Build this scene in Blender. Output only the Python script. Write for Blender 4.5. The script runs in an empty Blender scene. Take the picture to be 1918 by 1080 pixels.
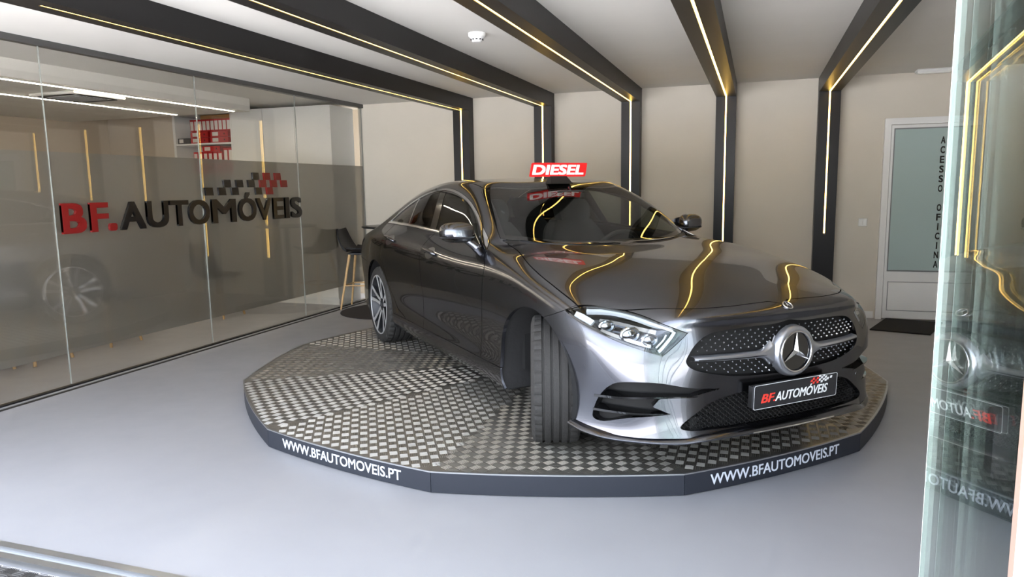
import bpy, math, random
import numpy as np
from math import pi, sin, cos, radians
from mathutils import Vector, Matrix
random.seed(4)
SC = bpy.context.scene
COL = SC.collection
# ------------------------------------------------------------------ camera
CAM_F, CAM_YAW, CAM_PITCH, CAM_ROLL, CAM_H = 1355.4, 0.3261, 0.1375, -0.0154, 1.4455
cd = bpy.data.cameras.new('camera'); cam = bpy.data.objects.new('camera', cd); COL.objects.link(cam)
cd.sensor_fit = 'HORIZONTAL'; cd.sensor_width = 36.0; cd.lens = CAM_F/1918*36.0; cd.clip_start = 0.02
_f = Vector((-sin(CAM_YAW), cos(CAM_YAW), 0)); _r = Vector((cos(CAM_YAW), sin(CAM_YAW), 0)); _u = Vector((0, 0, 1))
_f2 = cos(CAM_PITCH)*_f - sin(CAM_PITCH)*_u; _u2 = cos(CAM_PITCH)*_u + sin(CAM_PITCH)*_f
_r2 = cos(CAM_ROLL)*_r + sin(CAM_ROLL)*_u2; _u3 = cos(CAM_ROLL)*_u2 - sin(CAM_ROLL)*_r
M = Matrix((_r2, _u3, -_f2)).transposed().to_4x4(); M.translation = (0, 0, CAM_H)
cam.matrix_world = M; SC.camera = cam
# ------------------------------------------------------------------ world, exposure
SC.view_settings.view_transform = 'Standard'; SC.view_settings.look = 'None'
SC.view_settings.gamma = 1.0; SC.view_settings.use_curve_mapping = False
SC.view_settings.exposure = 2.22
W = bpy.data.worlds.new('sky'); SC.world = W; W.use_nodes = True
nt = W.node_tree; bg = nt.nodes['Background']
sky = nt.nodes.new('ShaderNodeTexSky'); sky.sky_type = 'NISHITA'; sky.sun_disc = False
sky.sun_elevation = radians(64); sky.sun_rotation = radians(-12); sky.dust_density = 2.5; sky.air_density = 1.0
hs = nt.nodes.new('ShaderNodeHueSaturation'); hs.inputs['Saturation'].default_value = .36
nt.links.new(sky.outputs[0], hs.inputs['Color']); nt.links.new(hs.outputs[0], bg.inputs[0]); bg.inputs[1].default_value = 0.42
sun = bpy.data.lights.new('sun', 'SUN'); sun.energy = 14.0; sun.angle = radians(.6); sun.color = (1.0, .97, .94)
so = bpy.data.objects.new('sun', sun); COL.objects.link(so); so.location = (2, 14, 20)
so.rotation_euler = Vector((.15, -.40, -.90)).to_track_quat('-Z', 'Y').to_euler()      # high sun behind the building
# ------------------------------------------------------------------ materials
MATS = {}
def srgb(r, g, b):
    f = lambda c: (c/12.92 if c <= .04045 else ((c+.055)/1.055)**2.4)
    return (f(r/255), f(g/255), f(b/255), 1)
def mat(name, col, rough=.5, metal=0., coat=0., coat_r=.03, spec=.5, noise=0., nscale=20., bump=0., bscale=80., trans=0., emit=None, estr=0., ior=1.5, flake=0.):
    if name in MATS: return MATS[name]
    m = bpy.data.materials.new(name); m.use_nodes = True; n = m.node_tree; b = n.nodes['Principled BSDF']
    c = col if len(col) == 4 else srgb(*col)
    b.inputs['Base Color'].default_value = c
    b.inputs['Roughness'].default_value = rough; b.inputs['Metallic'].default_value = metal
    b.inputs['Coat Weight'].default_value = coat; b.inputs['Coat Roughness'].default_value = coat_r
    b.inputs['Specular IOR Level'].default_value = spec; b.inputs['IOR'].default_value = ior
    b.inputs['Transmission Weight'].default_value = trans
    if emit is not None:
        b.inputs['Emission Color'].default_value = emit if len(emit) == 4 else srgb(*emit)
        b.inputs['Emission Strength'].default_value = estr
    tc = n.nodes.new('ShaderNodeTexCoord')
    if noise > 0:
        t = n.nodes.new('ShaderNodeTexNoise'); t.inputs['Scale'].default_value = nscale; t.inputs['Detail'].default_value = 5
        n.links.new(tc.outputs['Object'], t.inputs['Vector'])
        r = n.nodes.new('ShaderNodeValToRGB'); r.color_ramp.elements[0].position = .3; r.color_ramp.elements[1].position = .7
        r.color_ramp.elements[0].color = tuple(max(0, x*(1-noise)) for x in c[:3])+(1,)
        r.color_ramp.elements[1].color = tuple(min(1, x*(1+noise)) for x in c[:3])+(1,)
        n.links.new(t.outputs[0], r.inputs[0]); n.links.new(r.outputs[0], b.inputs['Base Color'])
    if bump > 0:
        t = n.nodes.new('ShaderNodeTexNoise'); t.inputs['Scale'].default_value = bscale; t.inputs['Detail'].default_value = 3
        n.links.new(tc.outputs['Object'], t.inputs['Vector'])
        bp = n.nodes.new('ShaderNodeBump'); bp.inputs['Strength'].default_value = bump; bp.inputs['Distance'].default_value = .01
        n.links.new(t.outputs[0], bp.inputs['Height']); n.links.new(bp.outputs[0], b.inputs['Normal'])
    MATS[name] = m; return m
def emis(name, col, s):
    if name in MATS: return MATS[name]
    m = bpy.data.materials.new(name); m.use_nodes = True; n = m.node_tree
    n.nodes.remove(n.nodes['Principled BSDF']); e = n.nodes.new('ShaderNodeEmission')
    e.inputs[0].default_value = srgb(*col); e.inputs[1].default_value = s
    n.links.new(e.outputs[0], n.nodes['Material Output'].inputs[0]); MATS[name] = m; return m
def thin_fresnel(n, f0):
    """Schlick reflectance that is the same from either side of a sheet"""
    g = n.nodes.new('ShaderNodeNewGeometry'); d = n.nodes.new('ShaderNodeVectorMath'); d.operation = 'DOT_PRODUCT'
    n.links.new(g.outputs['Incoming'], d.inputs[0]); n.links.new(g.outputs['Normal'], d.inputs[1])
    def mth(op, a, b=None):
        m = n.nodes.new('ShaderNodeMath'); m.operation = op
        for i, x in enumerate((a, b)):
            if x is None: continue
            if isinstance(x, (int, float)): m.inputs[i].default_value = x
            else: n.links.new(x, m.inputs[i])
        return m.outputs[0]
    c = mth('ABSOLUTE', d.outputs['Value']); o = mth('SUBTRACT', 1.0, c); p = mth('POWER', o, 5.0)
    return type('O', (), {'outputs': [mth('ADD', mth('MULTIPLY', p, 1-f0), f0)]})()
def pane_mat(name, tint, ior=1.5, rough=0.):
    """clear sheet glass: fresnel mirror over a lightly tinted clear body"""
    if name in MATS: return MATS[name]
    m = bpy.data.materials.new(name); m.use_nodes = True; n = m.node_tree; n.nodes.remove(n.nodes['Principled BSDF'])
    tr = n.nodes.new('ShaderNodeBsdfTransparent'); tr.inputs[0].default_value = tint
    gl = n.nodes.new('ShaderNodeBsdfGlossy'); gl.inputs['Roughness'].default_value = rough
    fr = thin_fresnel(n, ((ior-1)/(ior+1))**2)
    mx = n.nodes.new('ShaderNodeMixShader')
    n.links.new(fr.outputs[0], mx.inputs[0]); n.links.new(tr.outputs[0], mx.inputs[1]); n.links.new(gl.outputs[0], mx.inputs[2])
    n.links.new(mx.outputs[0], n.nodes['Material Output'].inputs[0]); MATS[name] = m; return m
def frost_mat(name, col, clear=.35, gloss=.06):
    if name in MATS: return MATS[name]
    m = bpy.data.materials.new(name); m.use_nodes = True; n = m.node_tree; n.nodes.remove(n.nodes['Principled BSDF'])
    d = n.nodes.new('ShaderNodeBsdfDiffuse'); d.inputs[0].default_value = srgb(*col)
    t = n.nodes.new('ShaderNodeBsdfRefraction'); t.inputs['Color'].default_value = (.72, .72, .70, 1); t.inputs['IOR'].default_value = 1.0; t.inputs['Roughness'].default_value = .55
    # wide soft scatter: what stands close behind shows as a blurred shade
    g = n.nodes.new('ShaderNodeBsdfGlossy'); g.inputs['Roughness'].default_value = .12
    a = n.nodes.new('ShaderNodeMixShader'); a.inputs[0].default_value = clear
    n.links.new(d.outputs[0], a.inputs[1]); n.links.new(t.outputs[0], a.inputs[2])
    fr = thin_fresnel(n, .035)
    b = n.nodes.new('ShaderNodeMixShader'); n.links.new(fr.outputs[0], b.inputs[0])
    n.links.new(a.outputs[0], b.inputs[1]); n.links.new(g.outputs[0], b.inputs[2])
    n.links.new(b.outputs[0], n.nodes['Material Output'].inputs[0]); MATS[name] = m; return m
# ------------------------------------------------------------------ mesh helpers
class MB:
    def __init__(s): s.v = []; s.f = []
    def add(s, v, f):
        o = len(s.v); s.v += [tuple(map(float, p)) for p in v]; s.f += [[i+o for i in q] for q in f]; return s
    def box(s, a, b, bev=0.):
        (x0, y0, z0), (x1, y1, z1) = a, b
        if bev <= 0:
            v = [(x0, y0, z0), (x1, y0, z0), (x1, y1, z0), (x0, y1, z0), (x0, y0, z1), (x1, y0, z1), (x1, y1, z1), (x0, y1, z1)]
            f = [[3, 2, 1, 0], [4, 5, 6, 7], [0, 1, 5, 4], [1, 2, 6, 5], [2, 3, 7, 6], [3, 0, 4, 7]]
            return s.add(v, f)
        e = bev; v = []; key = {}
        lo = (x0, y0, z0); hi = (x1, y1, z1)
        for cx in (0, 1):
            for cy in (0, 1):
                for cz in (0, 1):
                    cc = (cx, cy, cz); base = [hi[k] if cc[k] else lo[k] for k in range(3)]; inn = [base[k]+(-e if cc[k] else e) for k in range(3)]
                    for ax in range(3):
                        p = list(inn); p[ax] = base[ax]; key[(cc, ax)] = len(v); v.append(tuple(p))
        f = []
        for ax in range(3):
            u, w = [(1, 2), (2, 0), (0, 1)][ax]
            for sd in (0, 1):
                q = []
                for (cu, cw) in ((0, 0), (1, 0), (1, 1), (0, 1)):
                    cc = [0, 0, 0]; cc[ax] = sd; cc[u] = cu; cc[w] = cw; q.append(key[(tuple(cc), ax)])
                f.append(q if sd else q[::-1])
                # edges
            for cu in (0, 1):
                for cw in (0, 1):
                    c0 = [0, 0, 0]; c1 = [0, 0, 0]; c0[ax] = 0; c1[ax] = 1
                    for c in (c0, c1): c[u] = cu; c[w] = cw
                    q = [key[(tuple(c0), u)], key[(tuple(c1), u)], key[(tuple(c1), w)], key[(tuple(c0), w)]]
                    f.append(q if (cu != cw) else q[::-1])
        for cx in (0, 1):
            for cy in (0, 1):
                for cz in (0, 1):
                    q = [key[((cx, cy, cz), k)] for k in range(3)]
                    f.append(q if (cx+cy+cz) % 2 == 1 else q[::-1])
        return s.add(v, f)
    def tube(s, pts, r, n=10, cap=True):
        """swept round bar; r may be a list"""
        P = [Vector(p) for p in pts]; k = len(P); rs = r if isinstance(r, (list, tuple)) else [r]*k
        v = []; f = []; up = None
        for i, p in enumerate(P):
            d = ((P[min(i+1, k-1)]-P[i]).normalized() + (P[i]-P[max(i-1, 0)]).normalized())
            d = d.normalized() if d.length > 1e-9 else Vector((0, 0, 1))
            if up is None: up = Vector((0, 0, 1)) if abs(d.z) < .9 else Vector((1, 0, 0))
            a = d.cross(up).normalized(); b = a.cross(d).normalized(); up = b
            for j in range(n):
                t = 2*pi*j/n; v.append(p+rs[i]*(cos(t)*a+sin(t)*b))
        for i in range(k-1):
            for j in range(n):
                j2 = (j+1) % n; f.append([i*n+j, i*n+j2, (i+1)*n+j2, (i+1)*n+j][::-1])
        if cap:
            f.append(list(range(n))); f.append([(k-1)*n+j for j in range(n)][::-1])
        return s.add(v, f)
    def lathe(s, prof, n=32, c=(0, 0, 0), axis='z', cap=True):
        v = []; f = []; k = len(prof)
        for (r, h) in prof:
            for j in range(n):
                t = 2*pi*j/n
                p = (r*cos(t), r*sin(t), h)
                if axis == 'y': p = (p[0], p[2], -p[1])
                if axis == 'x': p = (p[2], p[0], p[1])
                v.append((p[0]+c[0], p[1]+c[1], p[2]+c[2]))
        for i in range(k-1):
            for j in range(n):
                j2 = (j+1) % n; f.append([i*n+j, i*n+j2, (i+1)*n+j2, (i+1)*n+j])
        if cap and prof[0][0] > 1e-6: f.append([j for j in range(n)][::-1])
        if cap and prof[-1][0] > 1e-6: f.append([(k-1)*n+j for j in range(n)])
        return s.add(v, f)
    def prism(s, poly, ex, fn):
        """polygon extruded: fn(u,v,w) -> xyz, w in 0..ex"""
        n = len(poly); v = [fn(u, w, 0) for u, w in poly]+[fn(u, w, ex) for u, w in poly]
        f = [list(range(n))[::-1], [n+i for i in range(n)]]+[[i, (i+1) % n, n+(i+1) % n, n+i] for i in range(n)]
        return s.add(v, f)
    def sweep(s, path, prof, closed=False):
        """path: list of (origin, A, B); prof: list of (a,b)"""
        m = len(prof); v = []; f = []
        for (o, A, B) in path:
            for (a, b) in prof: v.append(Vector(o)+a*Vector(A)+b*Vector(B))
        k = len(path)
        for i in range(k-1 if not closed else k):
            i2 = (i+1) % k
            for j in range(m):
                j2 = (j+1) % m; f.append([i*m+j, i2*m+j, i2*m+j2, i*m+j2])
        if not closed: f.append(list(range(m))); f.append([(k-1)*m+j for j in range(m)][::-1])
        return s.add(v, f)
    def obj(s, name, material, parent=None, smooth=0, loc=None, fixn=False):
        me = bpy.data.meshes.new(name); me.from_pydata(s.v, [], s.f); me.update()
        if fixn:
            import bmesh
            bm = bmesh.new(); bm.from_mesh(me); bmesh.ops.recalc_face_normals(bm, faces=bm.faces); bm.to_mesh(me); bm.free()
        if isinstance(material, (list, tuple)):
            for m_ in material: me.materials.append(m_)
        elif material: me.materials.append(material)
        if smooth:
            me.shade_smooth()
            if smooth < 180: me.set_sharp_from_angle(angle=radians(smooth))
        return link(name, me, parent, loc)
def link(name, me, parent=None, loc=None):
    o = bpy.data.objects.new(name, me); COL.objects.link(o)
    if parent is not None: o.parent = parent
    if loc is not None: o.location = loc
    return o
def tag(o, label=None, cat=None, group=None, kind=None):
    if label: o['label'] = label
    if cat: o['category'] = cat
    if group: o['group'] = group
    if kind: o['kind'] = kind
    return o
def thing(name, label, cat, loc=(0, 0, 0), rz=0., group=None):
    o = bpy.data.objects.new(name, None); COL.objects.link(o); o.location = loc; o.rotation_euler = (0, 0, rz)
    o.empty_display_size = .1
    return tag(o, label, cat, group)
def struct(name, b, m, label=None, smooth=0):
    return tag(b.obj(name, m, None, smooth), label, None, None, 'structure')
def copy_tree(o, parent=None):
    c = o.copy(); COL.objects.link(c); c.parent = parent
    for ch in list(o.children): copy_tree(ch, c)
    return c
def text_mesh(txt, bold=.0, shear=0.):
    """flat lettering as (verts Nx2, faces), unit cap height; one entry per character with its own x range"""
    cu = bpy.data.curves.new('t', 'FONT'); cu.body = txt; cu.size = 1; cu.shear = shear; cu.resolution_u = 4
    ob = bpy.data.objects.new('t', cu); COL.objects.link(ob)
    dg = bpy.context.evaluated_depsgraph_get(); dg.update(); me = ob.evaluated_get(dg).to_mesh()
    v = np.array([tuple(p.co)[:2] for p in me.vertices]); f = [list(p.vertices) for p in me.polygons]
    ob.evaluated_get(dg).to_mesh_clear(); bpy.data.objects.remove(ob); bpy.data.curves.remove(cu)
    return v, f
def text_solid(txt, fn, x0, x1, z0, z1, depth, bold=.0, shear=0., mb=None, capref=None):
    """lettering fitted to the box x0..x1,z0..z1 and given real thickness; fn(u,v,w)->xyz"""
    v0, f0 = text_mesh(txt, 0, shear); n0 = len(v0); v = []; f = []
    offs = [(0, 0)] if bold <= 0 else [(bold*a, bold*c) for a, c in ((-1, -1), (1, -1), (1, 1), (-1, 1), (0, 0))]
    for i, (a, c) in enumerate(offs):
        v.append(v0+np.array((a, c))); f += [[q+i*n0 for q in p] for p in f0]
    v = np.concatenate(v); lo = v.min(0); hi = v.max(0)
    u = x0+(v[:, 0]-lo[0])/(hi[0]-lo[0])*(x1-x0); z = z0+(v[:, 1]-lo[1])/(hi[1]-lo[1])*(z1-z0)
    mb = mb or MB(); n = len(v)
    st_ = np.repeat(np.arange(len(offs)), n0)*min(.0003, depth*.12)      # strikes lie a hair apart
    V = [fn(a, b, depth+e) for a, b, e in zip(u, z, st_)]+[fn(a, b, 0) for a, b in zip(u, z)]
    F = [list(q) for q in f]+[[i+n for i in q][::-1] for q in f]
    ed = {}
    for q in f:
        for i in range(len(q)):
            a, b = q[i], q[(i+1) % len(q)]
            ed[(a, b)] = 1
    for (a, b) in ed:
        if (b, a) not in ed: F.append([a, a+n, b+n, b])
    return mb.add(V, F)
# ------------------------------------------------------------------ the showroom
XL, YB, H, YF, XR = -4.919, 8.529, 2.551, 1.98, 2.75
XO = -8.6           # far wall of the office
m_wall = mat('wall paint', (204, 197, 184), .75, noise=.02, nscale=3, bump=.03, bscale=250)
m_ceil = mat('ceiling paint', (222, 219, 213), .8, noise=.02, nscale=2)
m_black = mat('black satin panel', (24, 23, 24), .38, spec=.28, bump=.02, bscale=30)
m_led = emis('led strip', (255, 204, 104), 3.8)
m_alu = mat('aluminium', (176, 178, 180), .32, .9)
m_dark = mat('dark metal', (38, 38, 40), .4, .5)
m_white = mat('white lacquer', (226, 226, 224), .45)
# floor with soft reflections
def floor_mat():
    m = bpy.data.materials.new('grey epoxy floor'); m.use_nodes = True; n = m.node_tree; b = n.nodes['Principled BSDF']
    tc = n.nodes.new('ShaderNodeTexCoord'); t = n.nodes.new('ShaderNodeTexNoise'); t.inputs['Scale'].default_value = 1.3; t.inputs['Detail'].default_value = 6
    n.links.new(tc.outputs['Object'], t.inputs['Vector'])
    r = n.nodes.new('ShaderNodeValToRGB'); r.color_ramp.elements[0].color = srgb(140, 141, 145); r.color_ramp.elements[1].color = srgb(155, 156, 160)
    n.links.new(t.outputs[0], r.inputs[0]); n.links.new(r.outputs[0], b.inputs['Base Color'])
    t2 = n.nodes.new('ShaderNodeTexNoise'); t2.inputs['Scale'].default_value = 6; t2.inputs['Detail'].default_value = 8
    n.links.new(tc.outputs['Object'], t2.inputs['Vector'])
    mr = n.nodes.new('ShaderNodeMapRange'); mr.inputs['To Min'].default_value = .28; mr.inputs['To Max'].default_value = .44
    n.links.new(t2.outputs[0], mr.inputs[0]); n.links.new(mr.outputs[0], b.inputs['Roughness'])
    bp = n.nodes.new('ShaderNodeBump'); bp.inputs['Strength'].default_value = .04; bp.inputs['Distance'].default_value = .01
    n.links.new(t2.outputs[0], bp.inputs['Height']); n.links.new(bp.outputs[0], b.inputs['Normal'])
    b.inputs['Specular IOR Level'].default_value = .45
    return m
m_floor = floor_mat()
struct('floor', MB().box((XO, YF+.05, -.12), (XR, YB+.6, 0)), m_floor)
struct('ceiling', MB().box((XL-.06, YF-.1, H), (XR, YB, H+.15)), m_ceil)
struct('wall_back', MB().box((XL-.05, YB, 0), (XR+.15, YB+.15, H+.15)), m_wall)
struct('wall_right', MB().box((XR, YF-.2, 0), (XR+.15, YB, H+.15)), m_wall)
struct('wall_front', MB().box((.80, YF-.12, 0), (XR, YF+.06, H)), m_wall)
struct('trim_1', MB().box((XO-.2, YF-.25, 2.49), (XR+.3, YF+.02, 3.3)), mat('facade render', (205, 203, 198), .8, noise=.04, nscale=8))
struct('baseboard_back', MB().box((.86, YB-.012, 0), (1.22, YB, .075)), m_white)
# exterior
ext = mat('outdoor paving', (186, 186, 188), .85, noise=.10, nscale=1.2)
struct('pavement', MB().box((-40, -45, -.14), (40, YF-.02, -.02)), ext)
# sliding door track and chequered step plate at the threshold
tr = MB()
tr.box((XL, YF+.015, -.02), (.8, YF+.05, .012)); tr.box((XL, YF-.02, -.03), (.8, YF+.015, -.006)); tr.box((XL, YF-.055, -.02), (.8, YF-.02, .012))
struct('trim_2', tr, m_alu)
# ------------------------------------------------------------------ black portals with light strips
PX = [-3.46+1.037*k for k in range(5)]
BW, BD, PD = .105, .157, .15
zb, yp = H-BD, YB-PD
ledend = [.55, .55, .55, .62, .92]
plab = ['black portal frame with light strip standing closest to the glass office wall', 'second black portal frame with light strip counted from the glass office wall', 'third black portal frame with light strip, midmost of the five', 'fourth black portal frame with light strip counted from the glass office wall', 'black portal frame with light strip standing beside the workshop door']
for k, x in enumerate(PX):
    t = thing('portal_frame', plab[k], 'portal frame', (x, YB, 0), 0, 'black portal frames with light strips')
    g, gd = .009, .016      # light channel
    y0 = 2.70+.0*k; L = lambda p: (p[0], p[1]-YB, p[2])
    b = MB()
    for sx in (-1, 1):
        xa, xb = (-BW, -g) if sx < 0 else (g, BW)
        b.box(L((xa, y0, zb)), L((xb, YB, H)))
    b.box(L((-g, y0, zb+gd)), L((g, YB, H)))
    b.box(L((-g, y0, zb)), L((g, y0+.16, zb+gd)))
    b.obj('ceiling_beam', m_black, t)
    b = MB()
    for sx in (-1, 1):
        xa, xb = (-BW, -g) if sx < 0 else (g, BW)
        b.box(L((xa, yp, 0)), L((xb, YB, zb)))
    b.box(L((-g, yp+gd, 0)), L((g, YB, zb))); b.box(L((-g, yp, 0)), L((g, yp+gd, ledend[k]-.01)))
    b.obj('pillar', m_black, t)
    b = MB(); b.box(L((-.0065, y0+.17, zb+.003)), L((.0065, yp+.003, zb+gd-.001)))
    b.obj('light_strip', m_led, t)
    b = MB(); b.box(L((-.0065, yp+.003, ledend[k])), L((.0065, yp+gd-.001, zb+.003)))
    b.obj('light_strip', m_led, t)
# ------------------------------------------------------------------ glass office wall
m_pane = pane_mat('clear partition glass', (.965, .965, .955, 1), 1.62)
m_edge = mat('glass edge', (150, 175, 168), .2)
m_frost = frost_mat('frosted film', (142, 137, 128), .58)
JY = [2.49, 4.015, 5.545, 7.075, 8.515]
for i in range(4):
    o = tag(MB().box((XL-.006, JY[i]+.003, .02), (XL+.006, JY[i+1]-.003, H-.035)).obj('window_%d' % (i+1), m_pane), None, None, None, 'structure')
    MB().box((XL-.0085, JY[i]+.004, .254), (XL-.0065, JY[i+1]-.004, 1.763)).obj('frosted_film', m_frost, o)
    MB().box((XL-.0065, JY[i+1]-.0014, .02), (XL+.0065, JY[i+1]+.0014, H-.045)).obj('joint_seal', mat('clear joint seal', (150, 154, 150), .4), o)
struct('trim_3', MB().box((XL-.03, YF, H-.045), (XL+.03, YB, H)), mat('grey rail', (92, 92, 92), .4, .6))
b = MB().box((XL-.02, YF, 0), (XL+.02, YB, .012)); struct('trim_4', b, mat('black track', (14, 14, 15), .4))
b = MB().box((XL+.07, YF, 0), (XL+.09, YB, .004)); b.box((XL+.10, YF, 0), (XL+.106, YB, .003)); struct('trim_5', b, mat('dark seam', (44, 43, 42), .5))
# ------------------------------------------------------------------ raised lettering on the glass wall
m_red = mat('red acrylic', (112, 16, 16), .35); m_bk = mat('black acrylic', (16, 16, 18), .22)
sg = thing('wall_sign', 'raised red and black BF.AUTOMÓVEIS lettering with chequered flag on frosted glass', 'sign', (XL+.006, 4.05, 1.157))
LY = lambda u, v, w: (w+.002, u, v)
capr = None
def letters(txt, spans, m):
    for ch, (a, bb) in zip(txt, spans):
        z0, z1 = 0, .228
        if ch == 'Ó': z1 = .289
        if ch == '.': z1 = .062
        o = text_solid(ch, LY, a, bb, z0, z1, .022, .022).obj('letter', m, sg)
        if m is m_red: o['label'] = 'red raised letter'
letters('BF.', [(.003, .208), (.248, .414), (.417, .489)], m_red)
letters('AUTOMÓVEIS', [(.528, .785), (.803, 1.04), (1.061, 1.282), (1.282, 1.548), (1.582, 1.917), (1.956, 2.226), (2.233, 2.475), (2.508, 2.683), (2.713, 2.784), (2.82, 3.017)], m_bk)
for zrow, items in ((.264, [(1.511, 0), (1.686, 0), (1.87, 0), (2.231, 0), (2.412, 1)]), (.339, [(1.764, 0), (1.943, 0), (2.121, 0), (2.307, 1), (2.488, 1), (2.666, 1)]), (.414, [(2.197, 0), (2.379, 1), (2.56, 1)])):
    for u, red in items:
        q = [(u+.009, zrow), (u+.1075, zrow), (u+.0985, zrow+.0745), (u, zrow+.0745)]
        o = MB().prism(q, .02, LY).obj('flag_square', m_red if red else m_bk, sg, fixn=True)
# ------------------------------------------------------------------ office behind the glass
m_owall = mat('office wall paint', (200, 188, 172), .8)
struct('wall_office_left', MB().box((XO-.15, YF, 0), (XO, YB+.6, H+.1)), m_owall)
struct('wall_office_front', MB().box((XO, YF-.02, 0), (XL-.04, YF+.1, H)), m_owall)
struct('wall_office_back', MB().box((XO, YB+.45, 0), (XL-.05, YB+.6, H+.1)), m_owall)
struct('ceiling_office', MB().box((XO, YF, H), (XL-.06, YB+.6, H+.15)), m_ceil)
struct('ceiling_dropped', MB().box((XO, YF+.1, 2.40), (-5.77, 7.40, H)), m_ceil)
m_olight = emis('office light line', (255, 240, 214), 13.0)
for i, (x, y0, y1, lb) in enumerate([(-5.87, 3.0, 7.24, 'slim linear ceiling light in the office nearest the glass wall'), (-6.74, 3.0, 7.27, 'slim linear ceiling light in the office behind the air conditioner')]):
    t = thing('linear_light', lb, 'ceiling light', (x, (y0+y1)/2, 2.40), 0, 'office linear lights')
    MB().box((-.022, (y0-y1)/2, -.006), (.022, (y1-y0)/2, 0)).obj('housing', m_white, t)
    MB().box((-.012, (y0-y1)/2+.01, -.010), (.012, (y1-y0)/2-.01, -.006)).obj('diffuser', m_olight, t)
t = thing('air_conditioner', 'white ceiling cassette air conditioner in the office behind the glass', 'air conditioner', (-6.225, 5.46, 2.398))
b = MB().box((-.29, -.29, -.03), (.29, .29, 0), .01); b.obj('panel', m_white, t)
gm = mat('vent dark', (40, 42, 44), .6)
for (x0, y0, x1, y1) in ((-.20, -.265, .20, -.215), (-.20, .215, .20, .265), (-.265, -.20, -.215, .20), (.215, -.20, .265, .20)):
    MB().box((x0, y0, -.034), (x1, y1, -.030)).obj('air_slot', gm, t)
b = MB()
for k in range(9): b.box((-.18, -.16+.04*k-.006, -.040), (.18, -.16+.04*k+.006, -.030))
b.obj('intake_grille', mat('grey plastic', (150, 150, 150), .5), t)
# white built-in cupboard with an open binder shelf
YC = 7.95
cb = thing('cupboard', 'white floor to ceiling cupboard with open binder shelves at the end of the office', 'cupboard', (-6.2, YC, 0))
c_ = lambda x0, y0, z0, x1, y1, z1: ((x0+6.2, y0-YC, z0), (x1+6.2, y1-YC, z1))
MB().box(*c_(-6.50, YC+.02, .0, -5.03, YC+.55, 2.5)).obj('body', m_white, cb)
for (x0, x1) in ((-6.50, -6.022), (-6.018, -5.55), (-5.546, -5.025)):
    d = MB().box(*c_(x0, YC, .08, x1, YC+.018, 2.5)).obj('door', m_white, cb)
b = MB(); b.box(*c_(-7.46, YC, 0, -7.42, YC+.5, 2.5)); b.box(*c_(-6.525, YC, 0, -6.502, YC+.5, 2.5)); b.box(*c_(-7.42, YC+.46, 0, -6.525, YC+.5, 2.5)); b.box(*c_(-7.42, YC, 2.47, -6.525, YC+.46, 2.5))
b.obj('shelf_case', m_white, cb)
for z in (2.10, 1.70, 1.30): MB().box(*c_(-7.42, YC+.005, z-.022, -6.525, YC+.46, z)).obj('shelf', m_white, cb)
struct('wall_office_panel', MB().box((XO, YC+.02, 0), (-7.46, YC+.12, 2.5)), m_owall)
# binders
m_bred = mat('red binder card', (178, 26, 30), .5); m_bblk = mat('black binder card', (30, 32, 38), .5); m_lab = mat('paper label', (214, 208, 204), .7); m_hole = mat('binder ring hole', (60, 12, 14), .4)
def binder(x, z, lab, m, flat=False, grp=None, h=.285, w=.072, y=YC+.02):
    t = thing('ring_binder', lab, 'binder', (x, y, z), 0, grp)
    def q(a0, z0, a1, z1, y0, y1):
        return ((a0, y0, z0), (a1, y1, z1)) if not flat else ((z0, y0, a0+w/2), (z1, y1, a1+w/2))
    b = MB(); b.box(*q(-w/2, 0, w/2, h, 0, .006)); b.box(*q(-w/2, 0, -w/2+.004, h, .006, .28)); b.box(*q(w/2-.004, 0, w/2, h, .006, .28)); b.box(*q(-w/2+.006, .006, w/2-.006, h-.006, .008, .27))
    b.obj('cover', m, t)
    f0, f1 = (.12, .45) if flat else ((.10, .86) if h < .2 else (.45, .92))
    MB().box(*q(-.024, h*f0, .024, h*f1, -.0015, 0)).obj('spine_label', m_lab, t)
    if h > .2:
        g0, g1 = (.76, .82) if flat else (.16, .24)
        MB().box(*q(-.010, h*g0, .010, h*g1, -.0012, 0)).obj('finger_hole', m_hole, t)
    return t
for k in range(10): binder(-7.155+.0655*k, 2.254, 'small red ring binder standing in the row on top of flat binders', m_bred, grp='small upright red binders on the upper shelf', h=.152, w=.062)
for x in (-7.19, -6.87):
    for k in range(2): binder(x, 2.101+.0765*k, 'red ring binder lying flat on the upper office shelf', m_bred, True, grp='flat red binders on the upper shelf')
binder(-7.405, 2.101, 'black ring binder lying flat at the end of the upper office shelf', m_bblk, True, h=.20)
for k in range(6): binder(-7.125+.079*k, 1.701, 'red ring binder standing upright on the lower office shelf', m_bred, grp='upright red binders on the lower shelf')
for k in range(2): binder(-6.64+.076*k, 1.701, 'tall red ring binder at the cupboard end of the lower shelf', m_bred, grp='tall red binders on the lower shelf', h=.325)
binder(-7.01, 1.988, 'red ring binder lying across the top of the lower shelf binders', m_bred, True)
tag(MB().box((-7.02, YC+.03, 2.408), (-6.54, YC+.30, 2.462), .003).obj('cardboard_box', mat('cardboard', (150, 108, 62), .8)), 'flat brown cardboard box on top of the small red binders', 'box')
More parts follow.
